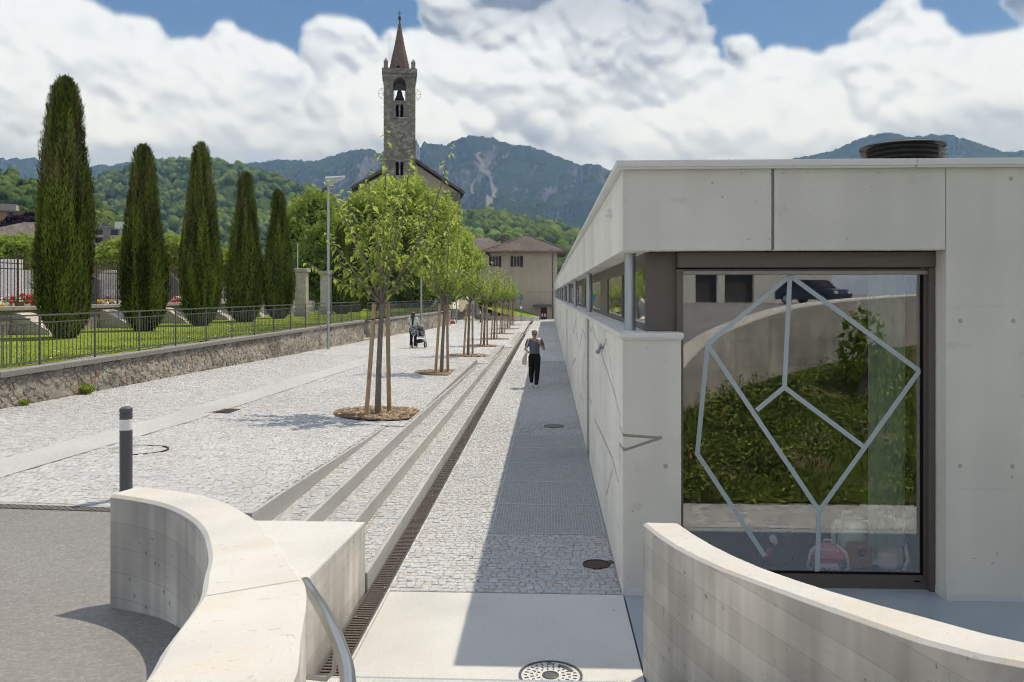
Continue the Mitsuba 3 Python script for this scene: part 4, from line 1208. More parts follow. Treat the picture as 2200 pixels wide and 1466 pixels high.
def young_tree(x, y, z0, seed, label, limbs, n_leaf, individual, fork=2.1, scale=1.0, sec=2.3):
    rs = np.random.RandomState(seed)
    k = thing('young_tree', label, 'tree', 'row of young staked trees beside the steps')
    lean = np.array([.10 + .06 * (rs.rand() - .5), .05 * (rs.rand() - .5)])
    fk = nm([x + lean[0], y + lean[1], z0 + fork])
    tr = tube([(x, y, z0 - .05), (x + lean[0] * .25, y, z0 + fork * .4), (x + lean[0] * .7, y + lean[1], z0 + fork * .8), fk], [.062, .052, .046, .05], 10)
    part(k, 'trunk', tr, 'bark', smooth=True)
    shoots, tubes = [], []
    for (dx, dy, zt, r0, bow) in limbs:
        if sec < 2: dx, dy = dx * 1.12, dy * 1.15
        tip = nm([x + dx, y + dy, zt]); d = tip - fk
        out = nm([dx, dy, 0]); out /= np.linalg.norm(out) + 1e-6
        s = np.linspace(0, 1, 12)[:, None]
        pts = fk + d * s + out * bow * np.sin(s * np.pi) + (rs.rand(12, 3) - .5) * .03 * np.minimum(s * 4, 1)
        tubes.append(tube(pts, r0 * (1 - .86 * s[:, 0]), 6)); shoots.append((pts, .22))
        Ln = np.linalg.norm(d)
        for _ in range(int(2 + Ln * sec)):
            t = .22 + .68 * rs.rand(); i = int(t * 11); b = pts[i]
            a = rs.rand() * 6.28; l = (.35 + .65 * rs.rand()) * (1.05 - t * .6) * scale * (.8 if sec > 2 else .62)
            dr_ = d / Ln * .75 + nm([math.cos(a), math.sin(a), .25 * (rs.rand() - .2)]) * .8; dr_ /= np.linalg.norm(dr_)
            s2 = np.linspace(0, 1, 6)[:, None]
            q = b + dr_ * l * s2 + nm([0, 0, .12]) * l * s2 ** 2
            tubes.append(tube(q, (r0 * .34) * (1 - .8 * s2[:, 0]), 4)); shoots.append((q, .05))
    part(k, 'branches', cat(tubes), 'bark', smooth=True, kind='stuff')
    lens = nm([np.linalg.norm(np.diff(p, axis=0), axis=1).sum() * (1 - t0) for p, t0 in shoots]); lens /= lens.sum()
    cnt = rs.multinomial(n_leaf, lens); M = []
    for (pts, t0), c in zip(shoots, cnt):
        for j in range(c):
            t = t0 + (1 - t0) * (j + rs.rand()) / max(c, 1); i = min(int(t * (len(pts) - 1)), len(pts) - 2); u = t * (len(pts) - 1) - i
            p = pts[i] * (1 - u) + pts[i + 1] * u; ax = pts[i + 1] - pts[i]; ax /= np.linalg.norm(ax)
            a = rs.rand() * 6.28
            o = nm([math.cos(a), math.sin(a), 0]); o = o - ax * (o @ ax) * .8
            d = o * .9 + ax * .35 + nm([0, 0, -.42 - .4 * rs.rand()]); d /= np.linalg.norm(d)
            sd = np.cross(d, [0, 0, 1]); sd = sd / (np.linalg.norm(sd) + 1e-6) + (rs.rand(3) - .5) * .5; sd -= d * (sd @ d); sd /= np.linalg.norm(sd)
            up = np.cross(d, sd); up = up if up[2] > 0 else -up; sd = np.cross(up, d)
            sc = (.7 + .6 * rs.rand()) * (1.28 if sec < 2 else 1.12) * (1.0 if t < .9 else .8)
            M.append(np.c_[np.stack([d, sd, up], 1) * sc, p + d * .02])
    M = nm(M); n = len(M)
    V = np.einsum('nij,kj->nki', M[:, :, :3], LV) + M[:, None, :, 3]
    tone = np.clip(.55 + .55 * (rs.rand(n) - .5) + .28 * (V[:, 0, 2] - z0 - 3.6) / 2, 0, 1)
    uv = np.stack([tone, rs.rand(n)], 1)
    order = rs.permutation(n); first, rest = order[:individual], order[individual:]
    for i in first:
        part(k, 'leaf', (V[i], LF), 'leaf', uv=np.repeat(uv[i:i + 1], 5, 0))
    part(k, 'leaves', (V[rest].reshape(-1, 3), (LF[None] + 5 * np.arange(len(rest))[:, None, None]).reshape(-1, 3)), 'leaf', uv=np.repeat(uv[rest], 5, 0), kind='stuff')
    for j, (ox, oy) in enumerate([(-.13, -.42), (.14, .42), (.06, -.05)][:2] if seed % 2 else [(-.15, -.32), (.15, .36)]):
        st = tube([(x + ox, y + oy, z0 - .1), (x + ox * .75 + .05, y + oy * .45, z0 + 1.62 if j else z0 + 1.6), (x + ox * .7 + .065, y + oy * .38, z0 + 2.1)], [.043, .041, .040], 12)
        part(k, 'stake', st, 'stake_wood', smooth=40)
    part(k, 'tie', tube([(x - .08, y - .22, z0 + 1.80), (x + .06, y - .02, z0 + 1.84), (x + .14, y + .2, z0 + 1.82)], .013, 6), 'black_plastic')
    # mulch
    ys_, xs_ = [], []
    return k


L1 = [(.13, .1, 5.92, .034, .0), (1.22, .1, 5.68, .030, .22), (.62, -.3, 5.45, .028, .10), (-.95, .1, 5.02, .030, -.05), (-1.22, -.2, 3.42, .026, .0), (-.70, .5, 4.5, .026, .10), (-.45, -.4, 4.75, .026, .08), (.30, .6, 5.0, .026, .10), (1.35, .5, 4.6, .026, .15),
      (.85, -.3, 3.55, .024, .1), (-.25, .8, 4.3, .022, .1), (-.55, -.7, 3.5, .022, .05), (.55, .8, 3.9, .022, .1), (.9, .3, 4.3, .024, .15), (.15, -.8, 4.1, .024, .1), (-1.0, .45, 4.0, .024, .05), (.45, -.65, 4.75, .022, .05), (-.1, -.35, 5.1, .022, .02)]
TL = ['tallest young staked tree, nearest, in front of the bell tower', 'second young staked tree from the near end of the row', 'third young staked tree of the row, its trunk bent', 'fourth young staked tree from the near end', 'fifth young staked tree from the near end', 'sixth young staked tree from the near end', 'seventh young staked tree, small with distance', 'farthest young staked tree of the row']
for i, ty in enumerate(TREES_Y):
    z0 = float(zsurf(TREE_X, ty)); rs = np.random.RandomState(100 + i)
    if i == 0: limbs, nl, ind = L1, 850, 300
    else:
        hh = z0 + [0, 4.9, 4.6, 4.5, 4.5, 4.4, 4.4, 4.3][i]
        limbs = [(.1 * rs.randn(), .1 * rs.randn(), hh, .03, 0)]
        for q in range(13):
            a = q * 2.4 + rs.rand() * .6; e = .25 + .75 * rs.rand(); rr = (.45 + .75 * rs.rand()) * (1.12 - .4 * e)
            up_ = 1.25 if q % 4 == 1 else .9
            limbs.append((rr * math.cos(a), rr * math.sin(a), z0 + 2.3 + (hh - z0 - 2.4) * e * up_, .024, .14))
        nl, ind = [0, 900, 850, 850, 800, 800, 750, 700][i], 0
    young_tree(TREE_X, ty, z0, 60 + i, TL[i], limbs, nl, ind, fork=2.05 + .1 * rs.rand(), sec=1.5 if i == 0 else 2.05)
    # bark mulch pit: a bed and loose chips, cut off along the step
    xcut = float(edge_x(np.array([ty]))[0]) + (-.0 if ty > 14.5 else 0)
    xcut = XR[3] - .02 + (.36 if ty > 14.5 else 0) + (.36 if ty > 29 else 0) + (.36 if ty > 40 else 0) - .07
    bed = Point(0, 0).buffer(1, 40); bed = shapely.affinity.translate(shapely.affinity.scale(bed, .86, .94), TREE_X + .03, ty + .15).intersection(sbox(-9, 0, xcut, 99))
    k = thing('mulch_bed', ['round bed of bark mulch around the nearest young tree', 'bark mulch bed around the second young tree', 'bark mulch bed around the third young tree', 'bark mulch bed around the fourth young tree', 'bark mulch bed around the fifth young tree', 'bark mulch bed around the sixth young tree', 'bark mulch bed around the seventh young tree', 'bark mulch bed around the farthest young tree'][i], 'mulch', 'bark mulch beds of the young trees')
    part(k, 'bed', sheet(bed, lambda x, y: zsurf(x, y) + .014 + .02 * meshkit.noise(np.stack([x * 9, y * 9, x * 0], -1)), .25), plain(.22, .16, .11, rough=.9), smooth=True)
    nc = [3600, 1500, 800, 500, 300, 200, 120, 80][i]; rs = np.random.RandomState(i)
    px, py = TREE_X - .9 + 1.9 * rs.rand(nc * 2), ty - .82 + 1.94 * rs.rand(nc * 2); ok = shapely.contains_xy(bed, px, py); px, py = px[ok], py[ok]; n = len(px)
    a, l, w_ = rs.rand(n) * 6.28, .022 + .03 * rs.rand(n), .008 + .010 * rs.rand(n)
    if i > 1: l, w_ = l * 1.6, w_ * 1.6
    pz = zsurf(px, py) + .022 + .028 * rs.rand(n); dxy = np.stack([np.cos(a), np.sin(a), .5 * (rs.rand(n) - .5)], 1) * l[:, None]; sxy = np.stack([-np.sin(a), np.cos(a), .8 * (rs.rand(n) - .5)], 1) * w_[:, None]
    p = np.stack([px, py, pz], 1); V = np.stack([p - dxy, p + sxy, p + dxy, p - sxy], 1).reshape(-1, 3); ii = np.arange(n)[:, None] * 4
    part(k, 'chips', (V, np.vstack([ii + [0, 3, 2], ii + [0, 2, 1]])), 'mulch_chip', uv=np.repeat(rs.rand(n, 2), 4, 0), kind='stuff')


# ------------------------------------------------------------------ broad trees behind
def broad_tree(name, label, x, y, zb, zc, rx, rz, seed, n, leaf=.2, tone=.5, trunk=True, group=None, m='leaf', core='hill_tree', cs=1.0):
    rs = np.random.RandomState(seed); k = thing(name, label, 'tree', group)
    if trunk: part(k, 'trunk', tube([(x, y, zb - .2), (x + .1, y, (zb + zc) / 2), (x, y, zc + rz * .4)], [rx * .075 + .08, rx * .06 + .06, .05], 9), 'bark', smooth=True)
    m_ = trimesh.creation.icosphere(subdivisions=3); v = np.array(m_.vertices)
    kk = cs * (.60 + .34 * meshkit.fbm(v * 2.1 + seed, 3, seed))
    part(k, 'crown', trimesh.Trimesh(v * kk[:, None] * [rx, rx, rz] + [x, y, zc], m_.faces, process=False), core, smooth=True, uv=np.full((len(v), 2), .0))
    c = rs.randn(n, 3); c /= np.linalg.norm(c, axis=1, keepdims=True)
    lump = .76 + .48 * meshkit.fbm(c * 2.1 + seed, 3, seed) + .30 * (meshkit.noise(c * 5.5 + seed, seed + 4) - .5)
    p = c * (lump * (.78 + .24 * rs.rand(n)))[:, None] * [rx, rx, rz] + [x, y, zc]
    nrm = c + .9 * rs.randn(n, 3); nrm[:, 2] += .5; nrm /= np.linalg.norm(nrm, axis=1, keepdims=True)
    a = np.cross(nrm, rs.randn(n, 3)); a /= np.linalg.norm(a, axis=1, keepdims=True); b = np.cross(nrm, a)
    l = leaf * (.6 + .8 * rs.rand(n, 1))
    V = np.stack([p - a * l * .6, p + b * l * .36 - nrm * l * .1, p + a * l * .6, p - b * l * .36 - nrm * l * .1], 1).reshape(-1, 3); i = np.arange(n)[:, None] * 4
    t = np.clip(tone + .5 * (meshkit.fbm(c * 3 + seed, 2, seed + 2) - .5) + .4 * (rs.rand(n) - .5), 0, 1)
    part(k, 'leaves', (V, np.vstack([i + [0, 1, 2], i + [0, 2, 3]])), m, uv=np.repeat(np.stack([t, rs.rand(n) * .9], 1), 4, 0), kind='stuff')
    return k


broad_tree('lime_tree', 'dense green tree to the left of the tall lamp post', -20.9, 72, 1.6, 7.2, 3.5, 4.6, 1, 15000, .26, .38)
broad_tree('lime_tree', 'bushy tree behind the lamp post, darker below', -17.0, 76, 1.6, 7.6, 3.2, 4.6, 2, 15000, .26, .42)
broad_tree('lime_tree', 'big round yellow-green tree in front of the church', -15.0, 83, 1.2, 8.2, 6.0, 6.3, 3, 34000, .27, .58)
broad_tree('lime_tree', 'light green tree right of the round one, before the church corner', -11.4, 90, 1.0, 6.4, 4.0, 4.6, 4, 16000, .27, .6)
broad_tree('lime_tree', 'dark leafy tree behind the columnar cypresses beyond the gate', -17.5, 66, 1.6, 5.4, 3.0, 3.4, 9, 12000, .22, .15)
for i, (px_, y, z, r, l) in enumerate([(-36.2, 54, 5.5, 2.0, 'leafy pruned tree beside the tiled roof at the left edge'), (-33.0, 54, 5.4, 2.2, 'pruned tree just left of the tallest cypress'), (-28.6, 55, 5.4, 2.3, 'pruned broadleaf tree between the first two cypresses'), (-26.6, 57, 5.7, 1.8, 'second pruned tree between the first two cypresses'), (-23.4, 58, 4.9, 1.8, 'pruned tree between the second and third cypress'), (-24.8, 66, 5.0, 1.5, 'small pruned tree behind the third cypress')]):
    broad_tree('pruned_tree', l, px_, y, 2.3, z, r, 1.35, 30 + i, 5200, .22, .38)
broad_tree('purple_tree', 'dark purple-leaved tree below the orange house', -67, 103, 4, 10.2, 4.2, 3.0, 40, 9000, .34, .5, m='purple_leaf', core='purple_leaf')
broad_tree('shrub', 'dark round shrub on the grass bank before the beige house', -6.6, 89, .6, 1.75, 1.0, 1.0, 41, 3500, .13, .2, trunk=False)


# ------------------------------------------------------------------ lamps, bollard, posts
def tall_lamp(x, y, z0, zt, r, head, label, camera=False):
    k = thing('street_lamp', label, 'street lamp')
    part(k, 'pole', tube([(x, y, z0 - .05), (x, y, z0 + 1.6), (x, y, zt)], [r, r * .98, r * .72], 12), 'galvanised', smooth=True)
    part(k, 'collar', tube([(x, y, z0 + 1.58), (x, y, z0 + 1.62)], r * 1.14, 12), 'pale_metal')
    if head:
        part(k, 'head', hull([(x - .12, y - .1, zt - .02), (x + .72, y - .16, zt + .05), (x + .72, y + .16, zt + .05), (x - .12, y + .1, zt - .02), (x - .12, y, zt + .06), (x + .7, y, zt + .10), (x - .1, y - .06, zt - .35), (x + .06, y + .06, zt - .35)]), 'grating_steel')
    if camera:
        part(k, 'small_camera', cat([bx(x - .2, x - .06, y - .05, y + .05, zt - .52, zt - .4, .01), bx(x - .25, x - .15, y - .16, y - .04, zt - .62, zt - .46, .01)]), 'dark_paint')
    return k
tall_lamp(-9.42, 34.6, float(zw(34.6)), 7.78, .068, True, 'tall grey lamp post standing before the rubble wall', True)
tall_lamp(-8.75, 56.0, .15, 6.4, .075, True, 'slimmer lamp post near the walking person with stroller')
tall_lamp(-8.55, 76, .02, 4.9, .06, True, 'far lamp post at the end of the short rubble wall')
tall_lamp(-17.4, 56, 1.5, 6.3, .055, False, 'thin pale pole behind the cemetery gate')
k = thing('floodlight', 'white floodlight on a pole between the first two cypresses', 'lamp')
part(k, 'pole', tube([(-49.2, 92, 1), (-49.2, 92, 10.6)], .10, 8), 'galvanised'); part(k, 'head', hull([(-50.0, 92, 10.4), (-48.3, 91.7, 10.2), (-50.0, 92.3, 10.5), (-48.2, 92.4, 10.3), (-49.9, 91.8, 11.1), (-48.6, 91.6, 11.1), (-49.9, 92.2, 11.15), (-48.5, 92.2, 11.1)]), 'white_paint')
k = thing('bollard', 'dark grey bollard with a white band by the curved parapet', 'bollard')
zb = float(zsurf(-4.22, 7.98)); bxy = (-4.22, 7.98, zb)
part(k, 'post', lathe([(.0605, -.05), (.0605, .70)], bxy, 28), 'dark_paint', smooth=30)
part(k, 'reflective_band', lathe([(.0605, .700), (.0612, .702), (.0612, .806), (.0605, .808)], bxy, 28), 'white_paint', smooth=30)
part(k, 'neck', lathe([(.0605, .808), (.0605, .862), (.054, .866), (.054, .872)], bxy, 28), 'dark_paint', smooth=30)
part(k, 'cap', lathe([(.054, .872), (.0615, .876), (.0615, .908), (.058, .918), (.04, .930), (.02, .935), (.0, .936)], bxy, 28), 'dark_paint', smooth=30)

# ------------------------------------------------------------------ church and tower
CT = (-20.62, 112.6); CA = math.atan2(20.6, 112.6)
def ch(m): return xf(m, (CT[0], CT[1], 0), CA)
tw = thing('bell_tower', 'tall stone bell tower with brick spire', 'tower')
def arch(cx, w, z0, z1, d0, d1, axis='y'):
    a = [(cx - w / 2, z0), (cx + w / 2, z0)] + [(cx + w / 2 * math.cos(t), z1 - w / 2 + w / 2 * math.sin(t)) for t in np.linspace(0, math.pi, 12)]
    return prism_axis(Polygon(a), d0, d1, axis)
HW = 2.15
body = bx(-HW, HW, -HW, HW, -1, 32.4)
cuts = [arch(0, 1.75, 29.25, 32.36, -3, 3), prism_axis(Polygon([(-.875, 29.25), (.875, 29.25), (.875, 31.4), (.5, 32), (0, 32.3), (-.5, 32), (-.875, 31.4)]), -3, 3, 'x'), bx(-1.5, 1.5, -1.5, 1.5, 29.0, 32.2)]
for z0, z1 in ((27.0, 28.75), (19.05, 20.95)):
    for s in (-1, 1): cuts.append(arch(s * .31, .43, z0, z1, -2.3, -1.5))
part(tw, 'shaft', ch(cut(body, cuts)), 'old_masonry')
part(tw, 'cornice', ch(cat([bx(-2.38, 2.38, -2.38, 2.38, 32.9, 33.6), bx(-2.27, 2.27, -2.27, 2.27, 32.403, 32.898)])), 'old_masonry')
for z0, z1 in ((27.0, 28.75), (19.05, 20.95)):
    part(tw, 'window_back', ch(bx(-.6, .6, -1.55, -1.5, z0 - .1, z1 + .1)), 'void_black')
    part(tw, 'window_sill', ch(bx(-1.0, 1.0, -2.32, -2.14, z0 - .28, z0 - .04)), 'old_masonry')
    part(tw, 'colonnette', ch(tube([(0, -2.0, z0), (0, -2.0, z1 - .2)], .085, 8)), plain(.36, .345, .31))
part(tw, 'spire', ch(lathe([(1.52, 33.6), (1.40, 34.2), (.72, 37.3), (.06, 40.9), (0, 40.95)], n=12)), 'spire_brick')
part(tw, 'spire_hatch', ch(bx(-.35, -.02, -1.5, -1.2, 33.75, 34.15)), 'void_black')
for sx in (-1, 1):
    for sy in (-1, 1):
        part(tw, 'pinnacle', ch(cat([bx(sx * 1.86 - .28, sx * 1.86 + .28, sy * 1.86 - .28, sy * 1.86 + .28, 33.602, 34.5), hull([(sx * 1.86 + a, sy * 1.86 + b, 34.502) for a in (-.31, .31) for b in (-.31, .31)] + [(sx * 1.86, sy * 1.86, 35.1)])])), 'old_masonry')
part(tw, 'finial', ch(cat([lathe([(0, 40.85), (.2, 41.0), (.24, 41.2), (.16, 41.4), (.04, 41.5), (.03, 42.3), (0, 42.3)], n=10), bx(-.28, .28, -.03, .03, 41.85, 41.92)])), 'rust_iron')
part(tw, 'clock_hands', ch(cat([hull([(a, -2.19, b) for a, b in ((-.04, 23.5), (.06, 23.42), (-1.5, 24.7), (-1.42, 24.78))] + [(0, -2.17, 23.5)]), hull([(a, -2.19, b) for a, b in ((-.04, 23.5), (.06, 23.42), (.62, 24.55), (.52, 24.6))] + [(0, -2.17, 23.5)])])), 'dark_paint', label='two dark hands of an old clock on the tower')
for s in (-1, 1):
    ring = [(s * 2.15 + .78 * math.cos(a), -.3, 30.55 + .78 * math.sin(a)) for a in np.linspace(0, 2 * math.pi, 25)]
    part(tw, 'bell_wheel', ch(cat([tube(ring, .025, 5)] + [tube([(s * 2.15, -.3, 30.55), (s * 2.15 + .78 * math.cos(a), -.3, 30.55 + .78 * math.sin(a))], .022, 4) for a in np.arange(6) * math.pi / 3])), 'rust_iron')
bell = thing('church_bell', 'dark bronze bell hanging in the tower opening', 'bell')
part(bell, 'bell_body', ch(lathe([(.0, 31.05), (.22, 31.0), (.34, 30.75), (.42, 30.3), (.62, 29.85), (.66, 29.72), (.58, 29.72)], (0, -.5, 0), 20)), plain(.05, .055, .05, rough=.4, metal=.5), smooth=30)
part(bell, 'yoke', ch(cat([bx(-.9, .9, -.62, -.38, 31.02, 31.35), bx(-.62, .62, -.6, -.4, 31.352, 32.0), bx(-.82, -.72, -.6, -.4, 29.3, 31.02), bx(.72, .82, -.6, -.4, 29.3, 31.02), bx(-.72, .72, -.55, -.45, 29.3, 29.42)])), 'dark_paint')
chu = thing('church', 'stone church with plastered gable front behind the trees', 'church')
ga = [(-6.1, 0), (8.7, 0), (8.7, 18.1), (1.3, 22.9), (-6.1, 18.5)]
part(chu, 'gable_wall', ch(prism_axis(Polygon(ga), 8.0, 30, 'y')), 'plaster')
part(chu, 'stone_corner', ch(cat([bx(6.2, 9.0, 7.55, 11, 0, 18.0), bx(-6.6, -4.6, 7.6, 10, 0, 18.2)])), 'old_masonry')
for q in ([(9.6, 17.75), (1.3, 23.2), (1.3, 23.62), (9.75, 18.1)], [(-7.0, 18.2), (1.3, 23.2), (1.3, 23.62), (-7.15, 18.55)]):
    part(chu, 'roof', ch(prism_axis(Polygon(q), 7.2, 30.5, 'y')), 'roof_tile')
arc = [(2.6 + 4.6 * math.cos(t), 11.2 + 5.0 * math.sin(t)) for t in np.linspace(0, math.pi / 1.7, 18)]
part(chu, 'arch_moulding', ch(prism_axis(shapely.LineString(arc).buffer(.17), 7.86, 7.998, 'y')), plain(.20, .17, .145))
part(chu, 'porch', ch(bx(5, 12.5, 2, 7.5, -1, 7.5)), 'old_masonry')

# ------------------------------------------------------------------ houses at the far end and on the slope
def window(h, x, y, z, w, hh, shutters=True, d=.06):
    f = part(h, 'window', cat([bx(x - w / 2 - .06, x - w / 2, y - d, y, z, z + hh), bx(x + w / 2, x + w / 2 + .06, y - d, y, z, z + hh), bx(x - w / 2 - .06, x + w / 2 + .06, y - d, y, z + hh + .001, z + hh + .07), bx(x - .025, x + .025, y - d + .01, y - .002, z, z + hh)]), plain(.45, .42, .38))
    part(f, 'pane', bx(x - w / 2, x + w / 2, y - .012, y - .002, z, z + hh), plain(.03, .035, .04, rough=.15))
    if shutters:
        for s in (-1, 1):
            c = x + s * (w * .76 + .06)
            part(f, 'shutter', cat([bx(c - w / 4, c + w / 4, y - .10, y - .062, z - .02, z + hh + .02)] + [bx(c - w / 4 + .02, c + w / 4 - .02, y - .115, y - .101, zz, zz + .05) for zz in np.arange(z + .05, z + hh - .05, .11)]), plain(.085, .035, .028))
def hip_roof(x0, x1, y0, y1, z, apex, zt, t=.12):
    v = [(x0, y0, z), (x1, y0, z), (x1, y1, z), (x0, y1, z), (x0, y0, z - t), (x1, y0, z - t), (x1, y1, z - t), (x0, y1, z - t)] + [(*a, zt) for a in apex]
    return hull(v)
h = thing('beige_house', 'beige rendered house with red door at the end of the walkway', 'house')
part(h, 'wall', bx(-6.5, 1.05, 92, 102, -2, 7.5), 'plaster')
part(h, 'roof', hip_roof(-7.3, 2.2, 91.1, 103, 7.62, [(-2.45, 96.4), (-2.45, 97.6)], 9.75), 'roof_tile')
rt = []
for i in range(46):
    x = -7.2 + i * .205; t = max(0, 1 - abs((x + 2.45) / 4.85)) if True else 0
    y1 = 91.1 + (96.4 - 91.1) * t; z1 = 7.62 + (9.75 - 7.62) * t
    if t > .03: rt.append(tube([(x, 91.05, 7.64), (x, y1, z1 + .02)], .055, 5))
part(h, 'tile_ridges', cat(rt), 'roof_tile', kind='stuff')
part(h, 'hip_tiles', cat([tube([(-7.35, 91.05, 7.66), (-2.45, 96.4, 9.8)], .10, 6), tube([(2.25, 91.05, 7.66), (-2.45, 96.4, 9.8)], .10, 6)]), 'roof_tile')
part(h, 'gutter', cat([tube([(-7.3, 91.0, 7.52), (2.2, 91.0, 7.52)], .07, 8), tube([(.55, 91.95, 7.4), (.55, 91.95, -.8)], .05, 8)]), plain(.13, .09, .075, rough=.5))
window(h, -3.5, 92, 5.9, .62, 1.16); window(h, -5.95, 92, 5.9, .62, 1.16)
part(h, 'side_window', bx(1.052, 1.07, 94.2, 95.0, 5.2, 6.9), plain(.05, .05, .05))
d = part(h, 'door', bx(-.80, -.10, 91.95, 92.0, -.8, 1.28), plain(.10, .028, .024))
part(d, 'notice', bx(-.72, -.52, 91.94, 91.949, .25, .58), 'white_paint'); part(d, 'notice', bx(-.40, -.20, 91.94, 91.949, .25, .58), 'white_paint')
part(h, 'canopy', hull([(a, b, c) for a in (-1.65, .58) for b, c in ((91.2, 1.40), (92, 1.55), (91.2, 1.48), (92, 1.63))]), plain(.09, .13, .11))
part(h, 'lower_band', bx(-6.52, 1.06, 91.985, 91.999, 3.0, 3.05), plain(.33, .265, .205))
h = thing('tiled_house', 'second tiled house behind, its roof partly hidden by young trees', 'house')
part(h, 'wall', bx(-13.5, -6.2, 116, 126, -1, 8.9), 'plaster'); part(h, 'roof', hip_roof(-14.2, -5.2, 115.2, 127, 9.0, [(-11.8, 120), (-8.6, 120)], 11.1), 'roof_tile')
window(h, -7.4, 116, 7.3, .7, 1.1, False)
part(h, 'chimney', bx(-6.9, -6.3, 119, 119.6, 9, 11.3), plain(.12, .08, .065))
k = thing('roof_antenna', 'thin television antenna above the beige house roof', 'antenna')
part(k, 'mast', tube([(.2, 99, 8.6), (.2, 99, 11.7)], .022, 5), 'dark_paint'); part(k, 'arms', cat([tube([(-.5, 99, 11.55), (.9, 99, 11.5)], .014, 4), tube([(-.3, 99, 11.1), (.7, 99, 11.05)], .014, 4)]), 'dark_paint')
h = thing('brick_house', 'orange brick house on the slope at the left edge', 'house')
def at(px, d): t = (px - 1100) / 1750; return d * (t * math.cos(YAW) - math.sin(YAW)), d * (t * math.sin(YAW) + math.cos(YAW))
hx, hy = at(30, 190)
part(h, 'wall', xf(bx(-2.8, 2.8, -3, 3, 14, 21.6), (hx, hy, 0), .45), plain(.30, .165, .10)); part(h, 'roof', xf(bx(-3.2, 3.2, -3.4, 3.4, 21.602, 21.95), (hx, hy, 0), .45), 'roof_tile')
part(h, 'upper_storey', xf(bx(-3.8, .6, -1.5, 3, 21.96, 23.6), (hx, hy, 0), .45), plain(.32, .28, .24)); part(h, 'pane', xf(bx(1.0, 1.9, -3.03, -3.001, 19.0, 20.2), (hx, hy, 0), .45), plain(.05, .05, .05))
part(h, 'pane', xf(bx(-1.4, -.5, -3.03, -3.001, 19.0, 20.2), (hx, hy, 0), .45), plain(.05, .05, .05))
h = thing('apartment_block', 'low apartment block with balconies between the first two cypresses', 'building')
hx, hy = at(232, 180); A = .42
part(h, 'wall', xf(bx(-3.6, 3.2, -4, 4, 8, 17.2), (hx, hy, 0), A), plain(.26, .215, .18)); part(h, 'roof', xf(bx(-3.9, 3.5, -4.3, 4.3, 17.202, 17.5), (hx, hy, 0), A), plain(.25, .25, .26))
for zz in (14.2, 16.0):
    for xx in (-1.4, 1.6):
        part(h, 'balcony', xf(bx(xx - .8, xx + .8, -4.8, -4.002, zz - 1.0, zz - .45), (hx, hy, 0), A), plain(.42, .33, .27)); part(h, 'window', xf(bx(xx - .7, xx + .7, -4.03, -4.001, zz - .44, zz + .75), (hx, hy, 0), A), plain(.04, .04, .045))
part(h, 'chimney', xf(bx(-1.2, 0, 0, 1, 17.51, 18.5), (hx, hy, 0), A), plain(.12, .10, .09))
h = thing('cemetery_chapel', 'low building with pale tiled hip roof at the left edge', 'building')
part(h, 'wall', bx(-48, -36.8, 58, 70, 2, 5.6), plain(.34, .27, .20)); part(h, 'roof', hip_roof(-49, -36.0, 57.2, 71, 5.75, [(-42.3, 64), (-41, 64)], 8.6), 'roof_tile')
part(h, 'hip_tiles', tube([(-35.95, 57.15, 5.8), (-41, 64, 8.65)], .10, 6), plain(.34, .25, .20))

# bank, ramp and low wall at the end
bank = sheet(Polygon([(-7.6, 88.2), (-3.3, 84.0), (-1.0, 85.8), (-1.2, 91.9), (-7.6, 91.9)]), lambda x, y: .42 + np.clip((-1.2 - x) / 6, 0, 1.1) * np.clip((y - 83) / 6, 0, 1.4) * 1.35, .8)
struct('grass_bank', bank, 'grass_blade', 'small mown grass bank before the beige house', uv=np.full((len(bank.vertices), 2), .6), smooth=True)
lw = thing('low_wall', 'low curved concrete wall under the small grass bank', 'wall')
wp = shapely.LineString([(-8.2, 89.6), (-5.6, 86.2), (-3.35, 83.9), (-2.2, 84.2), (-1.0, 85.8)]).buffer(.11, cap_style='flat')
part(lw, 'wall_body', prism(wp, -.2, .48), 'concrete')
struct('ramp', grid(lambda u, v: np.stack([-13.5 + 5.8 * u - 1.2 * v, 87 + 16 * v, .05 + 2.9 * np.clip(v * 1.1, 0, 1)], -1), 8, 10), plain(.30, .27, .20), 'earthy ramp with two pale strips beyond the plaza')
for x in (-10.35, -8.45):
    k = thing('ramp_strip', 'pale stone strip running up the ramp, ' + ('left one' if x < -9 else 'right one'), 'paving')
    scene[k] = ply(grid(lambda u, v: np.stack([x + .62 * u - 1.2 * v, 87.2 + 13 * v, .11 + 2.9 * np.clip((.0125 + .8125 * v) * 1.1, 0, 1)], -1), 2, 8), plain(.62, .61, .58))
struct('end_road', bx(-14, -4.8, 84.5, 87, -.1, .052), 'asphalt', 'grey asphalt strip at the far end of the plaza')
k = thing('barrier', 'small red and white plastic barrier block at the far wall end', 'barrier')
part(k, 'block', bx(-8.95, -8.55, 74.6, 75.0, .02, .28, .03), plain(.45, .05, .045)); part(k, 'top', bx(-8.9, -8.6, 74.65, 74.95, .281, .46, .03), plain(.7, .68, .66)); part(k, 'stripe', bx(-8.88, -8.62, 74.67, 74.93, .461, .62, .03), plain(.45, .05, .045))
k = thing('lamp_pole', 'thin green pole with a small white globe on the low wall', 'lamp')
part(k, 'pole', tube([(-2.75, 83.6, 0), (-2.75, 83.6, 3.0)], .04, 8), plain(.10, .20, .20)); part(k, 'globe', lathe([(0, 1.25), (.11, 1.32), (.13, 1.42), (.09, 1.52), (0, 1.55)], (-2.75, 83.45, 0), 12), 'white_paint', smooth=True); part(k, 'sign', bx(-2.93, -2.57, 83.56, 83.6, 2.2, 2.9), plain(.08, .25, .33))
k = thing('post_box', 'dark slim post with a small white sign near the fourth tree', 'post')
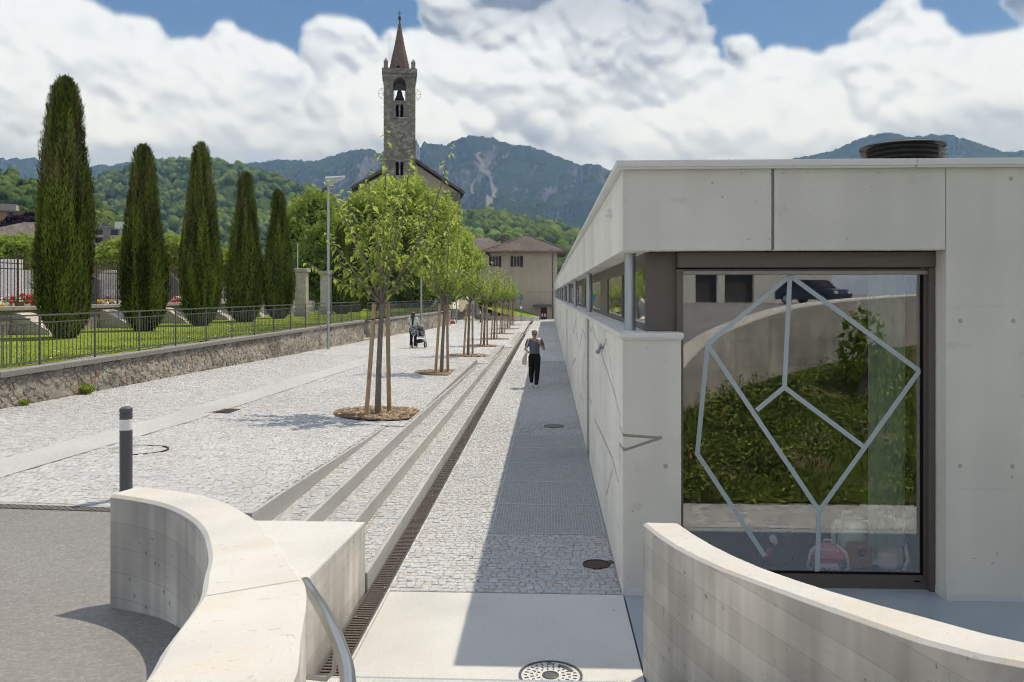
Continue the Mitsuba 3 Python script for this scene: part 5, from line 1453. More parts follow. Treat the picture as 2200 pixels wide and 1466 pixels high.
part(k, 'post', bx(-6.55, -6.4, 78, 78.12, 0, 1.35), 'dark_paint'); part(k, 'plate', bx(-6.53, -6.42, 77.98, 77.998, .9, 1.2), 'white_paint')

# ------------------------------------------------------------------ cemetery terrace, wall, fence, graves
struct('cemetery_ground', bx(-70, -17.9, 8, 62, 1, 2.28), plain(.36, .34, .31), 'gravelly cemetery terrace behind the buttressed wall')
cw = thing('retaining_wall', 'dark stained retaining wall with sloping buttresses behind the cypresses', 'wall')
part(cw, 'wall_body', bx(-17.95, -17.5, 8, 47.2, 1.2, 2.26), 'mortar')
for i in range(11):
    a = 8 + 3.56 * i
    part(cw, 'coping', bx(-18.02, -17.38, a + .004, a + 3.552, 2.262, 2.385, .008), plain(.30, .285, .26, rough=.9))
for y in (21.4, 26.3, 31.5, 36.4, 41.2, 46):
    part(cw, 'buttress', hull([(-17.5, y + a, z) for a in (-.42, .42) for z in (1.3, 2.2)] + [(-17.25, y + a, 2.15) for a in (-.40, .40)] + [(-16.15, y + a, 1.38) for a in (-.40, .40)] + [(-16.35, y + a, 1.62) for a in (-.4, .4)]), 'rubble_block')
fe = thing('iron_fence', 'black wrought iron fence with curled spikes on the retaining wall', 'fence')
part(fe, 'rail', cat([bx(-17.72, -17.69, 8, 47, z, z + .03) for z in (2.60, 3.62, 3.80)]), 'rust_iron')
bar = ply(bx(-.009, .009, -.009, .009, 2.55, 3.92), 'rust_iron')
spike = ply(cat([tube([(0, 0, 3.92), (0, .03, 4.0), (0, .07, 4.02), (0, .08, 3.96)], .010, 4), hull([(0, 0, 4.06), (.012, 0, 3.9), (-.012, 0, 3.9), (0, .012, 3.9), (0, -.012, 3.9)])]), 'rust_iron')
post = ply(cat([bx(-.022, .022, -.022, .022, 2.38, 4.02), lathe([(0, 4.02), (.045, 4.06), (.03, 4.12), (0, 4.18)], n=8)]), 'rust_iron')
for i in range(20):
    y = 17 + 1.58 * i
    part(fe, 'post', post, None, to_world=T().translate([-17.7, y, 0]))
    for j in range(1, 9):
        tw_ = T().translate([-17.7, y + 1.58 * j / 9, 0])
        part(fe, 'bar', bar, None, to_world=tw_); part(fe, 'spike', spike, None, to_world=tw_)
gp = 'pale weathered stone pillar of the cemetery gate, '
for y, l in ((48.2, gp + 'nearer the cypress row'), (53.6, gp + 'behind the lamp post')):
    k = thing('gate_pillar', l, 'pillar')
    part(k, 'shaft', bx(-15.05, -14.4, y - .3, y + .3, 1.3, 4.1, .02), 'rubble_block'); part(k, 'cap', bx(-15.16, -14.29, y - .41, y + .41, 4.102, 4.32, .03), plain(.36, .335, .29)); part(k, 'plinth', bx(-15.10, -14.35, y - .35, y + .35, 1.3, 1.75, .02), plain(.33, .31, .27))
wl = thing('columbarium_wall', 'white wall with dark plaques behind the fence at the left edge', 'wall')
part(wl, 'slab', bx(-21.3, -19.0, 28.4, 28.7, 2.2, 4.05), 'white_paint')
for a in range(3):
    for b in range(3):
        part(wl, 'plaque', bx(-21.0 + .45 * a, -20.75 + .45 * a, 28.36, 28.398, 3.2 + .24 * b, 3.34 + .24 * b), 'dark_paint')
rs = np.random.RandomState(77)
kinds = ['upright grey headstone', 'pale marble headstone', 'white headstone with rounded top', 'dark granite headstone', 'stone cross on a pedestal']
spots = [(-19.4, 24.6), (-20.6, 31.6), (-20.4, 33.2), (-19.6, 34.0), (-21.6, 35.5), (-20.2, 36.2), (-19.2, 35.0), (-20.6, 40.2), (-19.4, 41.0), (-19.2, 46.0), (-20.4, 47.4), (-22, 38), (-22.6, 33), (-18.9, 31.9), (-21.5, 43.5), (-20.5, 51), (-18.6, 53), (-17.6, 51.3)]
where = ['left of the first cypress', 'right of the first cypress', 'between the first two cypresses', 'before the second cypress', 'behind the second cypress', 'near the second cypress, front row', 'beside the fence post', 'left of the third cypress', 'right of the second cypress', 'left of the fourth cypress', 'behind the fourth cypress', 'in the back row of graves', 'far back by the pruned trees', 'close to the fence', 'in the back by the third cypress', 'behind the fifth cypress', 'beside the gate', 'seen through the gate']
for i, (x, y) in enumerate(spots):
    q = i % 5; hgt = [1.1, 1.3, 1.0, 1.2, 1.9][q] * (.9 + .25 * rs.rand()); w_ = .38 + .15 * rs.rand()
    k = thing('gravestone', kinds[q] + ' ' + where[i], 'gravestone', 'gravestones behind the iron fence')
    c = [(.34, .33, .31), (.52, .50, .47), (.66, .65, .63), (.10, .10, .105), (.40, .38, .35)][q]
    part(k, 'base', bx(x - w_ - .1, x + w_ + .1, y - .35, y + .2, 2.25, 2.5, .02), plain(*[v * .9 for v in c]))
    if q == 4:
        part(k, 'pedestal', bx(x - .3, x + .3, y - .2, y + .2, 2.5, 3.1, .02), plain(*c)); part(k, 'cross', cat([bx(x - .07, x + .07, y - .06, y + .06, 3.1, 2.4 + hgt), bx(x - .3, x - .071, y - .06, y + .06, 2.0 + hgt, 2.13 + hgt), bx(x + .071, x + .3, y - .06, y + .06, 2.0 + hgt, 2.13 + hgt)]), plain(*c))
    else:
        a = [(x - w_, 2.5), (x + w_, 2.5), (x + w_, 2.2 + hgt)] + [(x + w_ * math.cos(t), 2.2 + hgt + w_ * .45 * math.sin(t)) for t in np.linspace(.1, 3.04, 8)] + [(x - w_, 2.2 + hgt)]
        part(k, 'slab', prism_axis(Polygon(a), y - .09, y + .09, 'y'), plain(*c))
        part(k, 'inscription_plate', bx(x - w_ * .6, x + w_ * .6, y - .102, y - .091, 2.75, 3.0), plain(*[min(.75, v * 1.35) for v in c]))
def flowers(x, y, z, r, cols, label, seed, pot=None, n=70):
    r = r * 1.3
    rs = np.random.RandomState(seed); k = thing('flower_pot' if pot else 'flower_bunch', label, 'flowers')
    if pot: part(k, 'pot', lathe([(0, 0), (.12, 0), (.16, .26), (.14, .26), (.13, .2), (0, .2)], (x, y, z), 14), pot); z += .24
    V = []
    for i in range(n):
        a = rs.randn(3); a /= np.linalg.norm(a); a[2] = abs(a[2]); p = nm([x, y, z]) + a * r * (.6 + .4 * rs.rand()); d = rs.randn(3); d /= np.linalg.norm(d); e = np.cross(d, rs.randn(3)); e /= np.linalg.norm(e)
        V.append((p, d, e))
    g = [(nm([p - d * .05, p + e * .03, p + d * .05, p - e * .03]), np.array([[0, 1, 2], [0, 2, 3]])) for p, d, e in V]
    part(k, 'leaves', cat(g), 'leaf', uv=np.tile([.3, .3], (4 * n, 1)), kind='stuff')
    for c in cols:
        m = [xf(trimesh.creation.icosphere(subdivisions=1, radius=.05 + .04 * rs.rand()), nm([x, y, z]) + (lambda a: nm([a[0], a[1], abs(a[2])]) / np.linalg.norm(a) * r * (.8 + .35 * rs.rand()))(rs.randn(3))) for _ in range(9)]
        part(k, 'blossoms', cat(m), plain(*c, rough=.8), kind='stuff')
Y_, P_, R_, W_, V_ = (.65, .45, .04), (.65, .18, .30), (.55, .05, .05), (.72, .70, .68), (.30, .12, .45)
ter = plain(.30, .13, .08)
flowers(-19.3, 26.8, 2.65, .42, [Y_, P_, (.7, .3, .05)], 'big bunch of yellow and pink flowers behind the fence at left', 1, n=140)
flowers(-18.6, 27.2, 2.3, .30, [Y_, W_], 'yellow flowers low behind the fence, left edge', 2, n=90)
flowers(-18.2, 27.3, 2.28, .22, [R_], 'red potted geranium left of the first cypress', 3, ter); flowers(-18.15, 28.1, 2.28, .22, [R_, (.5, .1, .1)], 'red geranium in a terracotta pot close to the first cypress', 4, ter)
flowers(-18.3, 25.9, 2.3, .26, [W_, P_], 'pink and white flowers behind the fence at the far left', 5, n=80); flowers(-18.6, 29.2, 2.6, .2, [W_], 'white flowers on a grave by the first cypress', 6)
flowers(-18.5, 33.4, 2.3, .26, [V_, W_, Y_], 'violet and white flowers between the first two cypresses', 7, n=80); flowers(-18.4, 35.2, 2.35, .3, [W_, (.35, .4, .7)], 'pale blue and white flowers beside the second cypress', 8, n=80); flowers(-18.3, 34.4, 2.3, .16, [Y_], 'small yellow flowers at the fence foot', 9)
flowers(-18.4, 39.8, 2.35, .25, [W_, R_], 'red and white flowers between the second and third cypress', 10); flowers(-17.2, 53.2, 2.3, .45, [V_, P_], 'violet flowers seen through the gate', 11, n=110)

# ------------------------------------------------------------------ people
ICO = np.array(trimesh.creation.icosphere(subdivisions=2).vertices)


def chain(pts):
    """hulls of neighbouring balls ((x, y, z), r) or ((x, y, z), (rx, ry, rz))"""
    out = []
    for a, b in zip(pts, pts[1:]):
        out.append(m3.Manifold.hull_points(np.vstack([ICO * nm(a[1]) + nm(a[0]), ICO * nm(b[1]) + nm(b[0])]).astype(np.float32)))
    return out


def fuse(chains, edge=.03, it=8):
    ms = [h for c in chains for h in chain(c)]
    m = m3.Manifold.batch_boolean(ms, m3.OpType.Add) if hasattr(m3.Manifold, 'batch_boolean') else sum(ms[1:], ms[0])
    m = tm(m.refine_to_length(edge)); m.merge_vertices()
    trimesh.smoothing.filter_taubin(m, lamb=.5, nu=.53, iterations=it)
    return m


def hand(w, d, up, curl, s=1.0, side=1):
    """palm and five fingers from the wrist W along D; UP points to the back of the hand; SIDE: to which side the thumb lies"""
    d, up = nm(d) / np.linalg.norm(d), nm(up); up = up - d * (up @ d); up /= np.linalg.norm(up); x = np.cross(d, up) * side
    w = nm(w); out = [[(w, .024 * s), (w + d * .045 * s, (.030 * s))], [(w + d * .03 * s + x * .02 * s, .015 * s), (w + d * .085 * s + x * .028 * s, .013 * s)], [(w + d * .03 * s - x * .02 * s, .015 * s), (w + d * .082 * s - x * .028 * s, .012 * s)]]
    for i, (o, l) in enumerate(((.030, .066), (.010, .074), (-.011, .069), (-.031, .054))):
        p = w + d * .082 * s + x * o * s; c = curl * (1 + .12 * i)
        d1 = d * math.cos(c * .6) - up * math.sin(c * .6); d2 = d * math.cos(c * 1.5) - up * math.sin(c * 1.5); d3 = d * math.cos(c * 2.1) - up * math.sin(c * 2.1)
        q1 = p + d1 * l * .5 * s; q2 = q1 + d2 * l * .32 * s; q3 = q2 + d3 * l * .22 * s
        out.append([(w + d * .05 * s + x * o * .7 * s, .011 * s), (p, .0098 * s), (q1, .009 * s), (q2, .008 * s), (q3, .0068 * s)])
    t0 = w + d * .03 * s + x * .03 * s; t1 = t0 + (d * .6 + x * .75 - up * .25) * .036 * s; t2 = t1 + (d * .9 + x * .3 - up * .35) * .032 * s
    out.append([(w + d * .015 * s, .017 * s), (t0, .0135 * s), (t1, .0115 * s), (t2, .009 * s)])
    return out


def place(m, loc, rz):
    return xf(m, loc, rz)


def person(label, loc, rz, J, skin):
    """J: joints of the body, the figure facing -y; returns its key and the placing function"""
    k = thing('person', label, 'person')
    g = lambda m: xf(m, loc, rz)
    C = [[(J['neck'], .052), (J['headb'], .055)], [(J['headb'], (.062, .075, .06)), (J['head'], (.073, .092, .085)), (nm(J['head']) + [0, .005, .045], (.072, .088, .072))],
         [(nm(J['headb']) + [0, -.045, .01], .034), (nm(J['head']) + [0, -.05, -.03], .045)],
         [(nm(J['head']) + [0, -.088, -.005], .012), (nm(J['head']) + [0, -.106, -.035], .0135)], [(nm(J['head']) + [-.03, -.085, -.068], .009), (nm(J['head']) + [.03, -.085, -.068], .009)],
         [(J['neck'], .06), (J['chest'], (.135, .09, .10)), (J['waist'], (.115, .082, .08)), (J['hip'], (.145, .10, .08))]]
    for s, q in ((-1, 'r'), (1, 'l')):
        C += [[(nm(J['head']) + [s * .074, .008, .008], (.008, .02, .026)), (nm(J['head']) + [s * .074, .008, -.022], (.007, .014, .014))],
              [(J['chest'], .07), (J['sh' + q], .058), (J['el' + q], .042), (J['wr' + q], .026)], [(J['sh' + q], .058), (J['neck'], .05)],
              [(J['hip'], .09), (J['le' + q], .082), (J['kn' + q], .054), (J['an' + q], .038)]]
    C += J['hands']
    part(k, 'body', g(fuse(C, .022, 6)), skin, smooth=True)
    e = []
    for s in (-1, 1):
        e.append(xf(trimesh.creation.icosphere(subdivisions=2, radius=.0125), nm(J['head']) + [s * .031, -.083, .004]))
    part(k, 'eyes', g(cat(e)), plain(.05, .04, .035, rough=.2), smooth=True)
    return k, g


skin = plain(.42, .26, .19, rough=.55)
J = dict(hip=(0, 0, .93), waist=(0, .0, 1.10), chest=(0, .005, 1.29), neck=(0, .01, 1.43), headb=(0, -.005, 1.50), head=(0, -.015, 1.585),
         shr=(-.175, .01, 1.385), elr=(-.265, .06, 1.13), wrr=(-.20, -.12, 1.05), shl=(.175, .01, 1.385), ell=(.285, .03, 1.15), wrl=(.165, -.13, 1.30),
         ler=(-.085, 0, .88), knr=(-.092, .02, .50), anr=(-.085, .17, .12), lel=(.085, 0, .88), knl=(.075, -.10, .49), anl=(.05, -.13, .085))
J['hands'] = hand(J['wrr'], (.25, -.75, .25), (0, .3, 1), .9, 1, -1) + hand(J['wrl'], (-.35, -.2, .6), (.2, -1, 0), 1.0, 1, 1)
loc = (-.40, 24.4, .012)
k, g = person('woman in cap, sunglasses, grey shirt and black trousers walking towards the camera', loc, .05, J, skin)
shirt = plain(.115, .125, .16, rough=.85)
part(k, 'shirt', g(fuse([[(nm(J['neck']) + [0, .01, -.045], .07), (J['chest'], (.165, .115, .11)), (J['waist'], (.15, .11, .09)), ((0, 0, 1.02), (.158, .118, .05))]] + [[(J['chest'], .09), (nm(J['sh' + q]) + [0, 0, -.005], .074), (nm(J['sh' + q]) * .45 + nm(J['el' + q]) * .55, .064)] for q in 'lr'], .03, 5)), shirt, smooth=True)
part(k, 'trousers', g(fuse([[((0, 0, 1.0), (.150, .112, .05)), (J['hip'], (.178, .125, .08)), ((0, 0, .86), (.17, .12, .07))]] + [[(J['le' + q], (.105, .11, .1)), (J['kn' + q], .083), (nm(J['kn' + q]) * .45 + nm(J['an' + q]) * .55, .070), (nm(J['an' + q]) + [0, 0, .04], .056)] for q in 'lr'], .03, 5)), plain(.009, .009, .011, rough=.85), smooth=True)
for q, dz in (('r', .06), ('l', .0)):
    a = nm(J['an' + q])
    part(k, 'shoe', g(fuse([[(a + [0, .02, -.02], .044), (a + [0, .035, -.045], (.038, .04, .03)), (a + [0, -.10, -.05], (.042, .05, .026)), (a + [0, -.16, -.055], (.036, .04, .02))]], .02, 4)), plain(.62, .61, .62, rough=.6), smooth=True)
hd = nm(J['head'])
part(k, 'cap', g(cat([fuse([[(hd + [0, .012, .055], (.085, .103, .06)), (hd + [0, .012, .075], (.078, .095, .05))]], .02, 3), fuse([[(hd + [0, -.085, .040], (.066, .03, .008)), (hd + [0, -.145, .025], (.05, .03, .006))]], .02, 2)])), plain(.15, .105, .075, rough=.9), smooth=True)
part(k, 'cap_badge', g(xf(trimesh.creation.icosphere(subdivisions=1, radius=.02), hd + [.012, -.098, .085])), plain(.45, .38, .30))
part(k, 'sunglasses', g(cat([hull([hd + nm([s * .034 + a, -.098 + .004 * c, .004 + b]) for a in (-.027, .027) for b in (-.017, .017) for c in (-1, 1)]) for s in (-1, 1)] + [tube([hd + nm([s * .06, -.092, .012]), hd + nm([s * .078, .0, .014])], .004, 5) for s in (-1, 1)] + [tube([hd + nm([-.01, -.098, .01]), hd + nm([.01, -.098, .01])], .004, 5)])), 'black_plastic')
part(k, 'hair', g(fuse([[(hd + [0, .04, .02], (.082, .07, .075)), (hd + [0, .06, -.05], (.06, .05, .05))]], .02, 4)), plain(.06, .035, .022), smooth=True)
bag = thing('tote_bag', 'beige tote bag hanging from the walking woman\'s shoulder', 'bag')
part(bag, 'pouch', g(hull([(x, y, z) for x, y, z in [(-.37, -.12, .69), (-.25, -.13, .66), (-.36, .16, .70), (-.24, .15, .67), (-.28, -.08, 1.02), (-.215, -.08, 1.02), (-.28, .12, 1.02), (-.215, .12, 1.02), (-.385, -.05, .8), (-.385, .1, .8)]])), plain(.52, .46, .37, rough=.9), smooth=40)
for y in (-.07, .10):
    part(bag, 'strap', g(tube([(-.25, y, 1.0), (-.235, y * 1.2, 1.2), (-.165, y * .95, 1.452), (-.12, .03 + y * .5, 1.46)], .012, 6)), plain(.70, .68, .63, rough=.9), smooth=True)
ph = thing('painted_bright_spot', 'small white cloth on the walking woman\'s left shoulder', 'bright_patch')  # white shape added to stand in for a bright sunlit spot
part(ph, 'cloth', g(fuse([[((.10, -.06, 1.44), (.03, .03, .016)), ((.155, -.02, 1.46), (.04, .04, .014)), ((.15, -.11, 1.37), (.02, .014, .03))]], .02, 2)), 'white_paint', smooth=True)  # body of the painted bright spot on the shoulder

# woman with the stroller, seen from behind (walking away: turned by pi)
J2 = dict(hip=(0, 0, .90), waist=(0, .0, 1.07), chest=(0, .005, 1.26), neck=(0, .0, 1.40), headb=(0, -.01, 1.47), head=(0, -.025, 1.55),
          shr=(-.165, .01, 1.35), elr=(-.20, -.02, 1.10), wrr=(-.20, -.27, 1.03), shl=(.165, .01, 1.35), ell=(.22, -.02, 1.10), wrl=(.14, -.27, 1.03),
          ler=(-.08, 0, .85), knr=(-.085, -.10, .47), anr=(-.08, -.02, .085), lel=(.08, 0, .85), knl=(.08, .0, .47), anl=(.075, .20, .13))
J2['hands'] = hand(J2['wrr'], (.1, -1, -.1), (0, 0, 1), 1.2, 1, -1) + hand(J2['wrl'], (-.1, -1, -.1), (0, 0, 1), 1.2, 1, 1)
PX, PY = -6.15, 37.0; PZ = float(zsurf(PX, PY)) + .012
k, g = person('woman with long brown hair and mint top pushing a stroller away', (PX, PY, PZ), math.pi - .06, J2, skin)
part(k, 'top', g(fuse([[(nm(J2['neck']) + [0, .01, -.04], .066), (J2['chest'], (.16, .11, .11)), (J2['waist'], (.14, .105, .09)), ((0, 0, .97), (.15, .115, .05))]] + [[(J2['chest'], .09), (nm(J2['sh' + q]), .072), (nm(J2['sh' + q]) * .5 + nm(J2['el' + q]) * .5, .062)] for q in 'lr'], .03, 5)), plain(.46, .60, .55, rough=.85), smooth=True)
part(k, 'leggings', g(fuse([[((0, 0, .95), (.148, .11, .05)), (J2['hip'], (.168, .12, .08))]] + [[(J2['le' + q], (.098, .105, .1)), (J2['kn' + q], .066), (nm(J2['an' + q]) + [0, 0, .05], .046)] for q in 'lr'], .03, 5)), plain(.010, .010, .013, rough=.85), smooth=True)
for q in 'rl':
    a = nm(J2['an' + q]); part(k, 'shoe', g(fuse([[(a + [0, .02, -.02], .042), (a + [0, .03, -.045], (.036, .04, .028)), (a + [0, -.13, -.052], (.038, .05, .024))]], .02, 4)), plain(.55, .50, .45, rough=.7), smooth=True)
hd = nm(J2['head'])
part(k, 'hair', g(fuse([[(hd + [0, .012, .025], (.087, .103, .085)), (hd + [0, .055, -.03], (.085, .06, .07)), (hd + [0, .10, -.20], (.075, .045, .06)), (hd + [0, .12, -.38], (.055, .032, .06)), (hd + [.01, .12, -.50], (.03, .02, .04))]], .025, 4)), plain(.055, .032, .022, rough=.6), smooth=True)
pat = 'patterned_cloth'
diffuse(pat, proc(lambda p, n, uv: mix((.06, .065, .09), (.42, .42, .45), smoothstep(.47, .53, fbm(p.x * 26, p.y * 26, p.z * 26, 2)))))
part(k, 'tied_jacket', g(fuse([[((-.02, .05, 1.0), (.165, .09, .05)), ((-.05, .10, .86), (.17, .055, .09)), ((-.06, .13, .72), (.13, .035, .09)), ((-.05, .14, .62), (.07, .025, .05))], [((-.16, .07, .95), .05), ((-.24, .08, .72), .04), ((-.23, .08, .58), .03)]], .03, 4)), pat, smooth=True)
st = thing('stroller', 'black stroller with patterned cover pushed by the mother', 'stroller')
sx = .0
def sg(m): return xf(m, (PX + .16, PY, PZ), -.06)
part(st, 'frame', sg(cat([tube([(s * .24, .27, 1.03), (s * .25, .45, .85), (s * .25, .75, .45), (s * .24, 1.05, .16)], .014, 8) for s in (-1, 1)] + [tube([(-.24, .27, 1.03), (0, .25, 1.04), (.24, .27, 1.03)], .016, 8)] + [tube([(s * .25, .72, .5), (s * .27, .42, .17)], .014, 8) for s in (-1, 1)] + [tube([(-.28, .42, .17), (.28, .42, .17)], .012, 6)])), plain(.5, .5, .5, rough=.4, metal=.6), smooth=True)
for s in (-1, 1):
    for y, r in ((.42, .15), (1.05, .10)):
        x = s * (.30 if y < 1 else .22)
        w = part(st, 'wheel', sg(tube([(x - .025, y, r), (x + .025, y, r)], r, 20)), 'black_plastic')
        part(w, 'hub', sg(tube([(x - .03, y, r), (x + .03, y, r)], r * .55, 14)), plain(.35, .28, .2) if s < 0 else plain(.3, .3, .3))
part(st, 'basket', sg(fuse([[((0, .50, .30), (.22, .10, .09)), ((0, .85, .30), (.2, .12, .08))]], .04, 4)), 'black_plastic', smooth=True)
part(st, 'seat', sg(fuse([[((0, .55, .58), (.2, .08, .1)), ((0, .50, .85), (.2, .07, .1))], [((0, .55, .55), (.2, .1, .06)), ((0, .85, .52), (.2, .1, .05))]], .04, 4)), 'black_plastic', smooth=True)
part(st, 'hood', sg(fuse([[((0, .52, .95), (.22, .10, .10)), ((0, .75, 1.0), (.21, .12, .08)), ((0, .9, .92), (.19, .06, .06))]], .04, 4)), plain(.20, .17, .19), smooth=True)
part(st, 'cover_cloth', sg(fuse([[((.17, .40, .92), (.11, .05, .06)), ((.20, .38, .72), (.10, .04, .10)), ((.22, .38, .60), (.07, .03, .05))]], .03, 3)), pat, smooth=True)
part(st, 'white_bag', sg(fuse([[((.10, .38, .50), (.12, .03, .03)), ((.24, .38, .47), (.05, .03, .03))]], .03, 2)), 'white_paint', smooth=True)

# ------------------------------------------------------------------ school bags behind the big window
def backpack(x, y, s, rz, tilt, c, c2, label, strap=True):
    k = thing('backpack', label, 'backpack')
    q = lambda m: xf(xf(m, (0, 0, 0), 0, s, tilt), (x, y, .03), rz)
    part(k, 'bag', q(fuse([[((0, 0, .09), (.17, .10, .09)), ((0, .0, .30), (.165, .10, .10)), ((0, .02, .38), (.13, .08, .05))]], .03, 5)), c, smooth=True)
    part(k, 'front_pocket', q(fuse([[((0, -.10, .09), (.13, .05, .07)), ((0, -.09, .20), (.125, .045, .04))]], .03, 4)), c2, smooth=True)
    part(k, 'handle', q(tube([(-.05, .08, .42), (-.04, .08, .46), (.04, .08, .46), (.05, .08, .42)], .012, 8)), c2, smooth=True)
    if strap:
        for t in (-1, 1): part(k, 'strap', q(tube([(t * .10, .06, .40), (t * .20, -.02, .36), (t * .24, -.10, .18), (t * .19, -.06, .04)], .022, 8)), c2, smooth=True)
    part(k, 'piping', q(tube([(-.17, -.04, .10), (-.16, -.05, .30), (-.10, -.04, .41), (.10, -.04, .41), (.16, -.05, .30), (.17, -.04, .10)], .010, 6)), c2, smooth=True)
    return k, q
k, q = backpack(2.30, 8.42, .95, .3, 0, plain(.02, .022, .035), plain(.03, .035, .06), 'dark blue school bag with small red and white patches in the window')
part(k, 'patch', q(fuse([[((-.13, -.10, .16), (.03, .02, .04)), ((-.12, -.10, .2), (.03, .02, .03))]], .02, 2)), plain(.45, .06, .05)); part(k, 'patch', q(fuse([[((-.08, -.11, .33), (.04, .015, .04)), ((-.05, -.11, .29), (.03, .015, .03))]], .02, 2)), plain(.6, .6, .62))
k, q = backpack(2.78, 8.30, .80, -.15, .55, plain(.62, .28, .36), plain(.70, .60, .62), 'pink and grey school bag lying tilted in the window')
part(k, 'dotted_pocket', q(bx(-.10, .12, -.165, -.15, .05, .22, .004)), 'dotted_print'); part(k, 'lid', q(fuse([[((-.14, -.02, .33), (.05, .1, .05)), ((.14, -.02, .33), (.05, .1, .05))]], .03, 3)), plain(.55, .16, .25), smooth=True)
k, q = backpack(3.10, 8.44, 1.15, .2, 0, plain(.55, .66, .50), plain(.48, .52, .42), 'mint green backpack with a brown panel in the window')
part(k, 'brown_panel', q(bx(-.15, .09, -.165, -.14, .04, .27, .01)), plain(.32, .12, .075)); part(k, 'buckle', q(trimesh.creation.icosphere(subdivisions=2, radius=.035)), 'black_plastic', to_world=T().translate([.02, -.2, .2]))
k, q = backpack(3.42, 8.36, .80, -.5, 0, plain(.58, .48, .50), plain(.62, .54, .56), 'pale pink small backpack in the window corner')
part(k, 'belt', q(tube([(-.45, -.22, .09), (-.25, -.16, .08), (-.12, -.12, .1)], .03, 8)), plain(.6, .5, .52), smooth=True)
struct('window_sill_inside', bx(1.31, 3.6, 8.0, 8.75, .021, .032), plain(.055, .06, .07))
cb_ = thing('curtain', 'pale green curtain panel inside at the right of the big window', 'curtain')
part(cb_, 'cloth', grid(lambda u, v: np.stack([3.17 + .36 * u, 8.22 + .002 * np.sin(u * 26), .30 + 2.75 * v], -1), 60, 4), 'room_green', smooth=True)

# ------------------------------------------------------------------ what the big window mirrors: bank, road, house, car
def zb_top(x): return np.interp(x, [.7, 2.2, 2.75, 3.5, 4.8, 7.5, 12, 24], [.2, .85, .95, 1.15, 1.4, 1.85, 2.0, 2.0])
def yb_top(x): return np.interp(x, [.963, 1.213, 1.5, 1.9, 2.22, 2.75, 3.5, 4.8, 7.5, 12, 24], [5.0, 4.9, 4.289, 3.35, 2.55, 1.85, 1.15, .45, -.25, -.65, -.7])
def f_bank(u, v):
    x = 1.05 + 23 * u ** 1.5; t = v
    y = 4.85 + (yb_top(x) - 4.85) * t
    return np.stack([x + 0 * t, y, .0 + zb_top(x) * t ** .8 + .08 * meshkit.noise(np.stack([x * 2, y * 2, x * 0], -1))], -1)
diffuse('weed_blade', proc(lambda p, n, uv: mix(mix((.06, .09, .02), (.24, .31, .07), uv.x), (.22, .18, .11), smoothstep(.55, .75, fbm(p.x * 1.8, p.y * 1.8, p.z * 2.5, 3)) * .7)))
m = grid(f_bank, 50, 20)
struct('planted_bank', m, 'weed_blade', 'weedy green bank under the parapet, mirrored in the window', uv=np.full((len(m.vertices), 2), .05), smooth=True)
def bank_xy(rs, n): 
    u, v = rs.rand(n), rs.rand(n); x = 1.3 + 9 * u ** 1.3; return x, 4.9 + (yb_top(x) - 4.85) * v * .97
def bank_z(x, y):
    t = np.clip((4.85 - y) / (4.85 - yb_top(x) + 1e-6), 0, 1); return zb_top(x) * t ** .8
m, uv = blades(12000, bank_xy, bank_z, .15, .012, 8)
rs = np.random.RandomState(21); n = 20000; cx, cy = bank_xy(rs, 260); ci = rs.randint(260, size=n)
x, y = cx[ci] + .16 * rs.randn(n), cy[ci] + .13 * rs.randn(n); y = np.clip(y, yb_top(x) + .02, 4.9)
p = np.stack([x, y, bank_z(x, y) + (.05 + .30 * rs.rand(260)[ci]) * rs.rand(n) ** .7], 1)
d = rs.randn(n, 3); d[:, 2] += .3; d /= np.linalg.norm(d, axis=1, keepdims=True); e = np.cross(d, rs.randn(n, 3)); e /= np.linalg.norm(e, axis=1, keepdims=True); l = (.018 + .035 * rs.rand(n))[:, None]
m2 = trimesh.Trimesh(np.stack([p - d * l, p + e * l * .4, p + d * l, p - e * l * .4], 1).reshape(-1, 3), np.vstack([4 * np.arange(n)[:, None] + [0, 1, 2], 4 * np.arange(n)[:, None] + [0, 2, 3]]), process=False)
uv2 = np.repeat(np.stack([np.clip(rs.rand(260)[ci] * 1.1 + .3 * (rs.rand(n) - .5), 0, 1), rs.rand(n)], 1), 4, 0)
uv[:, 0] *= .7
k = thing('weeds', 'tall grass and weeds on the mirrored bank', 'grass', kind='stuff'); scene[k] = ply(cat([m, m2]), 'weed_blade', uv=np.vstack([uv, uv2]))
broad_tree('shrub', 'dark wispy bush on the mirrored bank', 5.3, 1.75, 1.2, 1.95, .36, .62, 61, 420, .10, .1, cs=.3)
rs = np.random.RandomState(3); pp = []
for i in range(7):
    x, y = bank_xy(rs, 1); x, y = float(x[0]) * .6 + .8, float(y[0]); pp.append(xf(trimesh.creation.icosphere(subdivisions=1, radius=.02), (x, max(y, float(yb_top(x)) + .2), float(bank_z(nm(x), nm(y))) + .4)))
k = thing('poppies', 'few orange-red poppies on the mirrored bank', 'flowers', kind='stuff'); scene[k] = ply(cat(pp), plain(.55, .10, .03))
h = thing('white_garage', 'white building with two dark garage openings mirrored in the window', 'building')
gz = 2.1
part(h, 'wall', cut(bx(3, 19.5, -49, -41, 0, 8.5), [bx(a, b, -41.6, -40.5, gz + .1, gz + 2.9) for a, b in ((10.2, 11.7), (12.2, 14.2), (5.5, 7.5))]), plain(.62, .62, .60)); part(h, 'roof', bx(2.6, 19.9, -49.4, -40.6, 8.501, 8.75), plain(.3, .3, .3))
for a, b in ((10.2, 11.7), (12.2, 14.2), (5.5, 7.5)): part(h, 'door', bx(a + .02, b - .02, -41.58, -41.5, gz + .1, gz + 2.88), plain(.06, .06, .065))
car = thing('parked_car', 'dark blue hatchback parked by the white building, mirrored in the window', 'car')
cz = float(zroad(15.5, -33)) + .01
cg = lambda m: xf(m, (15.6, -33, cz), .95)
